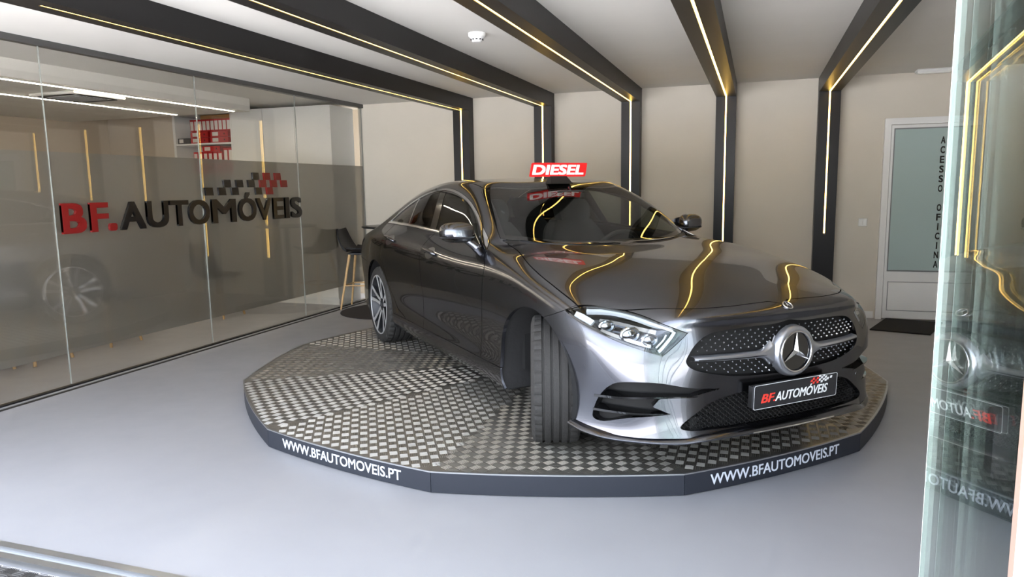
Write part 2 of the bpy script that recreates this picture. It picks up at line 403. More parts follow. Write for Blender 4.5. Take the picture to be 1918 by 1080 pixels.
# visitor chairs: only the splayed wooden legs show below the frosted film
m_wood = mat('beech wood', (206, 170, 120), .5, noise=.12, nscale=30)
m_seat = mat('black moulded shell', (24, 24, 26), .45)
def chair(x, y, lab, grp):
    t = thing('visitor_chair', lab, 'chair', (x, y, 0), 0, grp)
    for sx in (-1, 1):
        for sy in (-1, 1):
            MB().tube([(.20*sx, .18*sy, .0), (.13*sx, .13*sy, .43)], [.013, .02], 10).obj('leg', m_wood, t, 60)
    shell(t, .45, .43, .40, .42)
def shell(t, zs, w, d, hb):
    """bucket seat: pan rising into a rounded backrest (back towards -x)"""
    prof = []
    for i in range(13):
        s = i/12
        if s < .45: prof.append((d*.5-d*s/.45*.85, zs+.02-.02*sin(s/.45*pi)))
        else:
            a = (s-.45)/.55; prof.append((-d*.35-.13*a-.02*sin(a*pi), zs+.0+hb*a**1.25))
    b = MB(); n = 11; top = []; bot = []
    for i, (px, pz) in enumerate(prof):
        s = i/12; ww = w*(1-.35*max(0, (s-.6)/.4)**2.2)*(1-.12*max(0, .2-s)/.2)
        for j in range(n):
            v = -1+2*j/(n-1); up = .055*abs(v)**2.5*(1-.2*s)
            dx, dz = (0, up) if s < .45 else (up*.9, up*.3)
            top.append((px+dx, v*ww/2, pz+dz)); bot.append((px+dx-(.018 if s > .5 else 0), v*ww/2*.98, pz+dz-(.02 if s < .6 else .004)))
    m = len(prof); f = []
    for i in range(m-1):
        for j in range(n-1):
            a = i*n+j; f.append([a, a+1, a+n+1, a+n]); o = m*n; f.append([o+a, o+a+n, o+a+n+1, o+a+1])
    o = m*n
    for i in range(m-1):
        a = i*n; f.append([a, a+n, o+a+n, o+a]); a = i*n+n-1; f.append([a, o+a, o+a+n, a+n])
    for j in range(n-1): f.append([j, o+j, o+j+1, j+1]); a = (m-1)*n+j; f.append([a, a+1, o+a+1, o+a])
    b.add(top+bot, f).obj('seat_shell', m_seat, t, 50, fixn=True)
for (x, y, lb) in ((-6.09, 4.12, 'wooden legged visitor chair behind the frosted film, facing the office corner'), (-5.99, 4.585, 'wooden legged visitor chair behind the frosted film under the letter F'), (-5.99, 5.36, 'wooden legged visitor chair behind the frosted film under the letter U'), (-5.99, 6.91, 'wooden legged visitor chair behind the frosted film under the letter V')):
    chair(x, y, lb, 'visitor chairs behind the frosted glass')
# ------------------------------------------------------------------ bar stool, table, disc
t = thing('bar_stool', 'black bucket bar stool with slim wooden legs by the glass wall', 'stool', (-4.60, 7.83, 0), radians(12))
for sx in (-1, 1):
    for sy in (-1, 1): MB().tube([(.22*sx, .20*sy, .012), (.11*sx, .11*sy, .69)], [.011, .017], 10).obj('leg', m_wood, t, 60)
fz = .30
for a, c in (((-.17, -.16), (.17, -.16)), ((.17, -.16), (.17, .16)), ((.17, .16), (-.17, .16)), ((-.17, .16), (-.17, -.16))): MB().tube([a+(fz,), c+(fz,)], .008, 8).obj('footrest', m_wood, t, 60)
MB().box((-.13, -.13, .675), (.13, .13, .695), .004).obj('seat_base', m_seat, t)
shell(t, .71, .44, .40, .27)
t = thing('bar_table', 'round black bar table behind the car boot', 'table', (-4.16, 7.85, 0))
m_tbl = mat('black table laminate', (30, 30, 32), .25)
MB().lathe([(0, 1.0), (.36, 1.0), (.375, 1.008), (.375, 1.018), (.36, 1.024), (0, 1.024)], 48).obj('table_top', m_tbl, t, 40)
MB().lathe([(.032, .02), (.032, 1.0)], 20).obj('stem', m_tbl, t, 60)
MB().lathe([(0, .006), (.22, .006), (.22, .012), (.05, .03), (0, .03)], 40).obj('foot_plate', m_tbl, t, 40)
tag(MB().lathe([(0, 0), (.60, 0), (.60, .006), (0, .006)], 64, (-4.16, 7.72, 0)).obj('round_mat', mat('dark round mat felt', (54, 50, 50), .9, noise=.1, nscale=200)), 'dark grey round mat on the floor under the bar stool', 'mat')
# ------------------------------------------------------------------ workshop door, switch, ceiling fittings, door mat
dr = tag(MB().box((1.30, YB-.035, .012), (2.17, YB-.004, 2.03)).obj('door_1', m_white), None, None, None, 'structure')
fr = MB(); fr.box((1.235, YB-.05, 0), (1.295, YB, 2.10)); fr.box((2.175, YB-.05, 0), (2.235, YB, 2.10)); fr.box((1.295, YB-.05, 2.035), (2.175, YB, 2.10)); fr.obj('door_frame', m_white, dr)
gp = MB().box((1.335, YB-.041, .53), (2.13, YB-.036, 1.985)).obj('frosted_pane', mat('frosted door glass', (168, 186, 184), .18, spec=.5), dr)
bd = MB(); bd.box((1.325, YB-.043, .515), (2.14, YB-.035, .53)); bd.box((1.325, YB-.043, 1.985), (2.14, YB-.035, 1.998)); bd.box((1.325, YB-.043, .53), (1.335, YB-.035, 1.985)); bd.box((2.13, YB-.043, .53), (2.14, YB-.035, 1.985)); bd.obj('glazing_bead', mat('bead grey', (120, 124, 124), .5), dr)
MB().box((1.339, YB-.037, .094), (2.126, YB-.0345, .406)).obj('panel_groove', mat('bead grey', (120, 124, 124), .5), dr)
pn = MB(); pn.box((1.345, YB-.042, .10), (2.12, YB-.036, .40), .004); pn.obj('door_panel', m_white, dr)
lt = MB()
zc = 1.865
for ch in 'ACESSO OFICINA':
    if ch != ' ':
        w = .012 if ch == 'I' else .040
        text_solid(ch, lambda u, v, w_: (1.775+u, YB-.0412-w_, v), -w/2, w/2, zc-.036, zc+.036, .0008, .03, mb=lt)
    zc -= .0975
lt.obj('lettering', m_bk, dr, fixn=True)
hd = MB(); hd.tube([(1.90, YB-.045, 1.0), (1.90, YB-.09, 1.0), (1.79, YB-.09, 1.0)], .009, 10); hd.box((1.875, YB-.05, .86), (1.925, YB-.041, 1.06), .004); hd.obj('handle', m_alu, dr, 40)
t = thing('light_switch', 'white double light switch on the wall beside the workshop door', 'light switch', (1.076, YB, 1.03))
MB().box((-.042, -.010, -.042), (.042, 0, .042), .003).obj('cover_plate', m_white, t)
for sx in (-1, 1): MB().box((.018*sx-.016, -.014, -.03), (.018*sx+.016, -.009, .03), .002).obj('rocker', m_white, t)
t = thing('smoke_detector', 'white round smoke detector on the ceiling between two black beams', 'smoke detector', (-1.941, 5.04, H))
MB().lathe([(0, -.062), (.03, -.062), (.038, -.055), (.045, -.038), (.06, -.026), (.062, -.012), (.062, 0), (0, 0)][::-1], 32).obj('body', m_white, t, 40, fixn=True)
b = MB()
for k in range(10):
    a = 2*pi*k/10; b.box((.040*cos(a)-.006, .040*sin(a)-.006, -.050), (.040*cos(a)+.006, .040*sin(a)+.006, -.042))
b.obj('vent_slots', gm, t)
t = thing('emergency_light', 'slim white emergency light on the ceiling above the workshop door', 'emergency light', (1.62, 8.33, H))
MB().box((-.16, -.055, -.035), (.16, .055, 0), .012).obj('housing', m_white, t); MB().box((-.145, -.04, -.043), (.145, .04, -.033), .006).obj('diffuser', mat('opal plastic', (235, 235, 230), .4), t)
b = MB(); q = [(1.10, 7.78), (1.60, 7.62), (1.86, 8.46), (1.36, 8.62)]
q = [(1.095, 7.80), (1.60, 7.66), (1.85, 8.36), (1.345, 8.50)]
b.prism(q, .012, lambda u, v, w: (u, v, w)); tag(b.obj('door_mat', mat('black mat', (14, 13, 14), .95, bump=.4, bscale=400), fixn=True), 'black rectangular door mat lying askew before the workshop door', 'mat')
# ------------------------------------------------------------------ folded stack of frameless glass door leaves at the threshold
m_gd = pane_mat('green tinted door glass', (.935, .962, .95, 1), 1.52)
m_gedge = mat('lit glass edge', (226, 240, 234), .5)  # light caught along the cut edges is put into the near-white colour
th = radians(3.3)
for k, (o_, yf, lb) in enumerate([(.300, 1.895, 'innermost folded glass door leaf, next to the turntable'), (.342, 1.945, 'second folded glass door leaf of the stack'), (.384, 1.985, 'third folded glass door leaf of the stack'), (.412, 2.00, 'outermost folded glass door leaf, against the wall end')]):
    nx, ny = cos(th), -sin(th); dx, dy = sin(th), cos(th)
    s = (yf-o_*ny)/dy; px, py = o_*nx+s*dx, o_*ny+s*dy
    t = thing('glass_door_leaf', lb, 'glass door', (px, py, 0), -th, 'folded glass door leaves')
    MB().box((-.005, -.76, .03), (.005, -.003, 2.47)).obj('pane', m_gd, t)
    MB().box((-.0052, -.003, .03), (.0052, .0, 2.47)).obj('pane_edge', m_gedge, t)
    MB().box((-.012, -.76, .0), (.012, -.0, .03)).obj('bottom_rail', m_alu, t)
    MB().box((-.012, -.76, 2.47), (.012, 0, 2.49)).obj('top_rail', m_alu, t)
    MB().box((-.012, -.785, .0), (.012, -.76, 2.49)).obj('edge_profile', mat('rosy anodised profile', (150, 124, 112), .45, .0), t)
    if k == 1:
        MB().box((-.018, -.52, .92), (.018, -.46, 1.04), .004).obj('lock_plate', m_dark, t)
# ------------------------------------------------------------------ turntable (twelve wedges of five-bar tread plate)
TX, TY, TZ, TRC, TRM = -1.445, 5.334, .109, 2.318, 2.272
tt = thing('car_turntable', 'twelve sided aluminium tread plate turntable with dark lettered rim under the car', 'turntable', (TX, TY, 0))
def rad(a):      # a: angle; slightly bowed facets between corners every 30 degrees
    k = (a/(pi/6)) % 1.0
    return TRM+(TRC-TRM)*(abs(2*k-1))**2 * 1.0
def alu_tread():
    m = mat('tread plate aluminium', (150, 147, 140), .42, .85, noise=.10, nscale=7); return m
m_tread = alu_tread(); m_rim = mat('anthracite vinyl', (40, 43, 51), .5, spec=.3); m_txt = mat('white vinyl letters', (214, 220, 232), .5)
def pin(p, a0, a1):
    r = math.hypot(*p); a = math.atan2(p[1], p[0])
    while a < a0-.01: a += 2*pi
    while a > a1+2*pi-.01: a -= 2*pi
    return r, a
CELL, BL, BWD, BH = .050, .0215, .0036, .0024
for k in range(12):
    a0, a1 = k*pi/6, (k+1)*pi/6; gap = .0016
    arc = [a0+(a1-a0)*i/12 for i in range(13)]
    poly = [(0, 0)]+[(rad(a)*cos(a), rad(a)*sin(a)) for a in arc]
    am = (a0+a1)/2; off = (gap*cos(am), gap*sin(am))
    b = MB().prism([(u+off[0], v+off[1]) for u, v in poly], .004, lambda u, v, w: (u, v, TZ-.004+w))
    pl_ = b.obj('tread_plate', m_tread, tt)
    # five raised bars per cell, alternating direction
    ca = am+pi/4; c, s_ = cos(ca), sin(ca)
    V = []; F = []
    N = int(2.4/CELL)+2
    for i in range(-N, N):
        for j in range(-N, N):
            u, w = (i+.5)*CELL, (j+.5)*CELL
            x, y = u*c-w*s_, u*s_+w*c; r, a = math.hypot(x, y), math.atan2(y, x) % (2*pi)
            if not (a0 < a < a1) or r > rad(a)-.02: continue
            al = (i+j) % 2
            for q in range(5):
                o = (q-2)*.0098
                # ridge bar: 4 base corners + 2 ridge points
                cu, cw = (u, w+o) if al == 0 else (u+o, w)
                L_, W_ = BL, BWD
                pts = [(-L_, 0), (0, -W_), (L_, 0), (0, W_)]
                pts = [(-L_, -W_*.5), (L_, -W_*.5), (L_, W_*.5), (-L_, W_*.5), (-L_*.8, 0), (L_*.8, 0)]
                base = len(V)
                for m_i, (pu, pw) in enumerate(pts):
                    if al: pu, pw = pw, pu
                    uu, ww = cu+pu, cw+pw
                    V.append((uu*c-ww*s_, uu*s_+ww*c, TZ+(BH if m_i > 3 else 0)))
                fs = [[0, 1, 5, 4], [2, 3, 4, 5], [1, 2, 5], [3, 0, 4]]
                for f in fs: F.append([base+x_ for x_ in (f if not al else f[::-1])])
    tag(MB().add([], []).obj('tmp', None) if False else (lambda me: link('raised_bars', me, pl_))((lambda me: (me.from_pydata(V, [], F), me.update(), me.materials.append(m_tread), me)[3])(bpy.data.meshes.new('raised_bars'))), None, None, None, 'stuff')
    # rim panel and bright edge
    def ring(r0, r1, z0, z1, nm, m_, aa0=a0, aa1=a1, n=12):
        v = []; f = []
        for i in range(n+1):
            a = aa0+(aa1-aa0)*i/n; R_ = rad(a)
            v += [((R_+r0)*cos(a), (R_+r0)*sin(a), z0), ((R_+r1)*cos(a), (R_+r1)*sin(a), z0), ((R_+r1)*cos(a), (R_+r1)*sin(a), z1), ((R_+r0)*cos(a), (R_+r0)*sin(a), z1)]
        for i in range(n):
            p = i*4
            for q in range(4): f.append([p+q, p+(q+1) % 4, p+4+(q+1) % 4, p+4+q][::-1])
        f.append([0, 1, 2, 3]); f.append([n*4+3, n*4+2, n*4+1, n*4])
        return MB().add(v, f).obj(nm, m_, tt, fixn=True)
    rp = ring(.001, .006, .004, TZ-.006, 'rim_panel', m_rim, a0+.0006, a1-.0006)
    ring(-.004, .007, TZ-.006, TZ+.001, 'edge_trim', m_alu)
    if k in (8, 10):      # lettered panels
        da = .042
        def fn(u, v, w):
            a = u; R_ = rad(a)+.0062+w; return (R_*cos(a), R_*sin(a), v)
        o = text_solid('WWW.BFAUTOMOVEIS.PT', fn, a0+.062, a1-.075 if k == 8 else a1-.08, .030, .084, .0012, .010).obj('lettering', m_txt, rp)
for o in ():
    pass
# drum under the plates
MB().lathe([(0, .0), (2.2, .0), (2.2, TZ-.005), (0, TZ-.005)], 48).obj('base_drum', m_dark, tt)
m_shaded = mat('shaded tread plate', (78, 77, 76), .6, .6, noise=.15, nscale=9)  # shade over the threshold is put into this darker tread plate colour
# threshold step plate outside
st = thing('threshold_plate', 'five-bar aluminium tread plate step outside the door track', 'step plate', (-2.0, 1.66, -.02))
MB().box((-2.9, -.26, 0), (2.75, .24, .012)).obj('plate', m_shaded, st)
V = []; F = []
for i in range(-58, 55):
    for j in range(-5, 5):
        for q in range(5):
            o = (q-2)*.0098; al = (i+j) % 2; u, w = (i+.5)*CELL, (j+.5)*CELL
            cu, cw = (u, w+o) if al == 0 else (u+o, w); base = len(V)
            for m_i, (pu, pw) in enumerate([(-BL, -BWD*.5), (BL, -BWD*.5), (BL, BWD*.5), (-BL, BWD*.5), (-BL*.8, 0), (BL*.8, 0)]):
                if al: pu, pw = pw, pu
                V.append((cu+pu, cw+pw, .012+(BH if m_i > 3 else 0)))
            for f in [[0, 1, 5, 4], [2, 3, 4, 5], [1, 2, 5], [3, 0, 4]]: F.append([base+x_ for x_ in (f if not al else f[::-1])])
me = bpy.data.meshes.new('raised_bars'); me.from_pydata(V, [], F); me.update(); me.materials.append(m_shaded); tag(link('raised_bars', me, st), None, None, None, 'stuff')
# ------------------------------------------------------------------ the car: smooth body surface (half cage mirrored, limit surface)
def car_cage():
    # rows 0..9 (sill -> centre line) for stations along the length, half car (y>0 = passenger side)
    st=[]
    def S(*p): st.append(p)
    S((.185,.775,.215),(.195,.775,.30),(.205,.80,.45),(.225,.81,.60),(.27,.79,.692),(.325,.73,.745),(.17,.60,.762),(.09,.45,.771),(.045,.24,.776),(.03,0,.778))
    S((.43,.90,.215),(.43,.89,.30),(.42,.888,.45),(.42,.89,.61),(.44,.868,.728),(.47,.80,.79),(.44,.68,.813),(.40,.50,.835),(.38,.26,.845),(.37,0,.848))
    S((.63,.925,.215),(.63,.92,.30),(.62,.925,.45),(.62,.928,.62),(.64,.908,.763),(.66,.848,.831),(.65,.73,.862),(.64,.54,.884),(.63,.28,.894),(.63,0,.896))
    S((.83,.925,.21),(.83,.925,.29),(.83,.934,.45),(.83,.940,.62),(.83,.922,.79),(.84,.862,.863),(.84,.745,.896),(.84,.55,.917),(.84,.28,.927),(.84,0,.930))
    S((1.05,.92,.205),(1.05,.925,.285),(1.05,.930,.45),(1.05,.940,.62),(1.05,.924,.812),(1.05,.866,.898),(1.05,.755,.934),(1.05,.55,.942),(1.05,.28,.952),(1.05,0,.955))
    S((1.3,.90,.20),(1.3,.925,.28),(1.3,.920,.43),(1.3,.938,.62),(1.3,.922,.826),(1.3,.858,.926),(1.3,.76,.963),(1.28,.56,.974),(1.26,.29,.972),(1.25,0,.975))
    S((1.6,.89,.20),(1.6,.925,.28),(1.6,.918,.42),(1.6,.936,.62),(1.6,.918,.838),(1.62,.835,.955),(1.64,.775,.990),(1.52,.60,1.0),(1.41,.31,.996),(1.36,0,.999))
    S((1.95,.89,.20),(1.95,.925,.28),(1.95,.917,.42),(1.95,.938,.62),(1.95,.916,.85),(1.95,.80,.98),(1.97,.74,1.105),(1.90,.61,1.205),(1.80,.31,1.202),(1.76,0,1.207))
    S((2.3,.89,.20),(2.3,.925,.28),(2.3,.917,.42),(2.3,.941,.62),(2.3,.915,.858),(2.3,.785,.997),(2.33,.70,1.185),(2.30,.575,1.345),(2.22,.31,1.370),(2.18,0,1.375))
    S((2.7,.89,.20),(2.7,.925,.28),(2.7,.917,.42),(2.7,.944,.62),(2.7,.915,.867),(2.7,.78,1.015),(2.7,.69,1.20),(2.68,.57,1.374),(2.66,.32,1.402),(2.65,0,1.409))
    S((3.1,.89,.20),(3.1,.925,.28),(3.1,.920,.42),(3.1,.946,.63),(3.1,.918,.875),(3.1,.78,1.027),(3.1,.685,1.21),(3.1,.56,1.37),(3.1,.32,1.402),(3.1,0,1.409))
    S((3.5,.90,.20),(3.5,.928,.28),(3.5,.932,.43),(3.5,.952,.64),(3.5,.928,.885),(3.5,.785,1.034),(3.5,.685,1.195),(3.5,.55,1.332),(3.5,.32,1.368),(3.5,0,1.376))
    S((3.82,.91,.205),(3.82,.93,.285),(3.82,.942,.45),(3.82,.952,.65),(3.82,.928,.89),(3.85,.79,1.03),(3.85,.69,1.15),(3.85,.55,1.258),(3.85,.32,1.296),(3.85,0,1.304))
    S((4.15,.90,.21),(4.15,.92,.30),(4.15,.922,.47),(4.15,.932,.66),(4.15,.906,.89),(4.18,.80,.998),(4.2,.69,1.075),(4.2,.54,1.132),(4.2,.31,1.158),(4.2,0,1.165))
    S((4.5,.85,.22),(4.5,.87,.32),(4.5,.87,.48),(4.5,.885,.67),(4.5,.855,.87),(4.53,.77,.945),(4.55,.66,.980),(4.55,.52,1.0),(4.55,.30,1.012),(4.55,0,1.016))
    S((4.76,.74,.24),(4.77,.76,.33),(4.78,.77,.5),(4.80,.79,.68),(4.82,.765,.85),(4.84,.70,.915),(4.90,.60,.94),(4.93,.45,.952),(4.94,.24,.96),(4.945,0,.962))
    nS=len(st)
    front={4:[(.125,.60,.70),(.055,.45,.71),(.012,.24,.716),(0,0,.718)],
           3:[(.10,.60,.605),(.035,.45,.61),(-.005,.24,.612),(-.015,0,.613)],
           2:[(.09,.61,.45),(.035,.46,.45),(0,.25,.45),(-.01,0,.45)],
           1:[(.085,.62,.30),(.03,.47,.30),(-.005,.25,.30),(-.015,0,.30)],
           0:[(.07,.62,.215),(.01,.47,.215),(-.02,.25,.215),(-.03,0,.215)]}
    rear={4:[(4.88,.60,.86),(4.92,.45,.87),(4.94,.24,.875),(4.945,0,.875)],
          3:[(4.90,.62,.70),(4.95,.46,.70),(4.98,.25,.70),(4.985,0,.70)],
          2:[(4.88,.62,.5),(4.94,.46,.5),(4.97,.25,.5),(4.98,0,.5)],
          1:[(4.86,.60,.33),(4.92,.45,.33),(4.95,.24,.33),(4.96,0,.33)],
          0:[(4.84,.58,.24),(4.89,.44,.24),(4.92,.23,.24),(4.93,0,.24)]}
    V=[];idx={}
    def vid(key,p):
        for sgn in (1,-1):
            if p[1]==0 and sgn==-1: idx[key+(-1,)]=idx[key+(1,)]; continue
            idx[key+(sgn,)]=len(V); V.append((p[0],p[1]*sgn,p[2]))
    for i,s in enumerate(st):
        for j,p in enumerate(s): vid(('s',i,j),p)
    for nm,G,i0 in (('f',front,0),('r',rear,nS-1)):
        for j in range(5):
            for k,p in zip((6,7,8,9),G[j]): vid((nm,j,k),p)
    def g(key,sgn):
        nm,a,b=key
        if nm in 'fr':
            i0=0 if nm=='f' else nS-1
            if b==5: return idx[('s',i0,a,sgn)]
            if a==5: return idx[('s',i0,b,sgn)]
        return idx[key+(sgn,)]
    F=[]
    def quad(a,b,c,d,flip):
        for sgn in (1,-1):
            q=[g(k,sgn) for k in (a,b,c,d)]
            if (sgn<0)!=flip: q=q[::-1]
            F.append(q)
    for i in range(nS-1):
        for j in range(9): quad(('s',i,j),('s',i+1,j),('s',i+1,j+1),('s',i,j+1),True)
    for j in range(5):
        for k in range(5,9):
            quad(('f',j,k),('f',j,k+1),('f',j+1,k+1),('f',j+1,k),False)
            quad(('r',j,k),('r',j,k+1),('r',j+1,k+1),('r',j+1,k),True)
    global CREASE; CREASE={}
    def cr(a,b,w):
        for sgn in (1,-1): CREASE[frozenset((g(a,sgn),g(b,sgn)))]=w
    for j in (6,7,8): cr(('s',6,j),('s',6,j+1),1.0)
    for j in (7,8): cr(('s',8,j),('s',8,j+1),.5)
    for i in range(6,12): cr(('s',i,5),('s',i+1,5),.45)
    return np.array(V),F
def subdiv_mesh(V,F,lv):
    me=bpy.data.meshes.new('tmp'); me.from_pydata([tuple(v) for v in V],[],F); me.update()
    ob=bpy.data.objects.new('tmp',me); bpy.context.scene.collection.objects.link(ob)
    at=me.attributes.new('crease_edge','FLOAT','EDGE')
    for e in me.edges:
        w=CREASE.get(frozenset(e.vertices),0)
        if w: at.data[e.index].value=w
    md=ob.modifiers.new('s','SUBSURF'); md.levels=lv; md.render_levels=lv; md.use_limit_surface=True
    md.boundary_smooth='ALL'
    dg=bpy.context.evaluated_depsgraph_get(); ev=ob.evaluated_get(dg); m=ev.to_mesh()
    n=len(m.vertices); P=np.empty(n*3,'f'); m.vertices.foreach_get('co',P); P=P.reshape(-1,3).astype(float)
    m.calc_loop_triangles(); T=np.empty(len(m.loop_triangles)*3,'i'); m.loop_triangles.foreach_get('vertices',T); T=T.reshape(-1,3)
    ev.to_mesh_clear(); bpy.data.objects.remove(ob); bpy.data.meshes.remove(me)
    return P,T
def car_surface(lv=4,iters=6,k=.85):
    V,F=car_cage(); C=V.copy()
    for it in range(iters):
        P,T=subdiv_mesh(C,F,1)
        L=P[:len(V)]
        C=C+k*(V-L)
    return subdiv_mesh(C,F,lv)+(V,F)
def vnormals(P,T):
    n=np.cross(P[T[:,1]]-P[T[:,0]],P[T[:,2]]-P[T[:,0]])
    N=np.zeros_like(P)
    for k in range(3): np.add.at(N,T[:,k],n)
    return N/np.maximum(np.linalg.norm(N,axis=1,keepdims=True),1e-12)
from mathutils.bvhtree import BVHTree
m_paint = mat('selenite grey metallic paint', (0.118, 0.123, 0.142, 1), .25, 1.0, .72, .008)
m_paint.node_tree.nodes['Principled BSDF'].inputs['Specular Tint'].default_value = (.55, .55, .56, 1)
m_chrome = mat('bright chrome', (215, 216, 218), .12, 1.0)
m_satin = mat('satin silver', (178, 182, 190), .28, .9)
m_gloss = mat('gloss black trim', (10, 10, 11), .08, coat=1.)
m_plast = mat('black plastic', (17, 17, 18), .42)
m_void = mat('dark cavity', (7, 7, 8), .8)
m_rub = mat('tyre rubber', (38, 37, 36), .8, noise=.12, nscale=60, bump=.15, bscale=150)
m_int = mat('black interior trim', (48, 47, 46), .6)
m_wind = pane_mat('windscreen glass', (.60, .63, .60, 1), 1.85)
m_tint = pane_mat('dark tinted side glass', (.10, .09, .09, 1), 1.52)
m_side = pane_mat('side window glass', (.42, .46, .44, 1), 1.7)
m_lens = pane_mat('headlamp lens', (.93, .95, .96, 1), 1.5)
m_drl = mat('light guide', (176, 182, 186), .25, .1)
m_refl = mat('lamp reflector', (200, 204, 208), .12, 1.0)
CP, CT, _, _ = car_surface(4)
CN = vnormals(CP, CT)
BV = BVHTree.FromPolygons(CP.tolist(), CT.tolist())
def ray3(o, d):
    r = BV.ray_cast(Vector(o), Vector(d)); 
    if r[0] is None: return None, None
    n = r[1].normalized(); return r[0], (n if n.dot(Vector(d)) < 0 else -n)
def s_side(x, z, s=1): return ray3((x, 2*s, z), (0, -s, 0))
def s_front(y, z): return ray3((-1, y, z), (1, 0, 0))
def s_top(x, y): return ray3((x, y, 3), (0, 0, -1))
def s_diag(q, z, s=1):        # q = x+|y|
    return ray3((q/2-2, (q/2+2)*s, z), (1, -s, 0))
def smooth(pts, n=6, closed=True):
    """Catmull-Rom through points; a point given twice stays a corner"""
    P = [np.array(p, float) for p in pts]; m = len(P); out = []
    for i in range(m if closed else m-1):
        p1, p2 = P[i], P[(i+1) % m]
        if np.allclose(p1, p2): continue
        p0 = P[(i-1) % m] if (closed or i > 0) else p1; p3 = P[(i+2) % m] if (closed or i+2 < m) else p2
        if np.allclose(p0, p1): p0 = p1-(p2-p1)*.3
        if np.allclose(p2, p3): p3 = p2+(p2-p1)*.3
        for k in range(n):
            t = k/n; out.append(.5*((2*p1)+(-p0+p2)*t+(2*p0-5*p1+4*p2-p3)*t*t+(-p0+3*p1-3*p2+p3)*t**3))
    if not closed: out.append(P[-1])
    return np.array(out)
def sdf(poly, q):
    """signed distance to closed polygon, negative inside"""
    A = np.asarray(poly); B = np.roll(A, -1, 0); d = np.full(len(q), 1e9); ins = np.zeros(len(q), bool)
    for a, b in zip(A, B):
        e = b-a; L = e@e
        if L < 1e-14: continue
        t = np.clip(((q-a)@e)/L, 0, 1); r = q-a-t[:, None]*e; d = np.minimum(d, np.hypot(r[:, 0], r[:, 1]))
        c = (a[1] > q[:, 1]) != (b[1] > q[:, 1])
        with np.errstate(divide='ignore', invalid='ignore'):
            xi = a[0]+(q[:, 1]-a[1])*(b[0]-a[0])/(b[1]-a[1])
        ins ^= c & (q[:, 0] < xi)
    return np.where(ins, -d, d)
def lined(line, q, side=None):
    """signed distance to an open line: sign from the side (left of travel positive)"""
    A = np.asarray(line); d = np.full(len(q), 1e9); sg = np.ones(len(q))
    for a, b in zip(A[:-1], A[1:]):
        e = b-a; L = e@e
        if L < 1e-14: continue
        t = np.clip(((q-a)@e)/L, 0, 1); r = q-a-t[:, None]*e; dd = np.hypot(r[:, 0], r[:, 1])
        cr = e[0]*(q[:, 1]-a[1])-e[1]*(q[:, 0]-a[0]); m = dd < d-1e-9
        d = np.where(m, dd, d); sg = np.where(m, np.sign(cr), sg)
    return d*sg
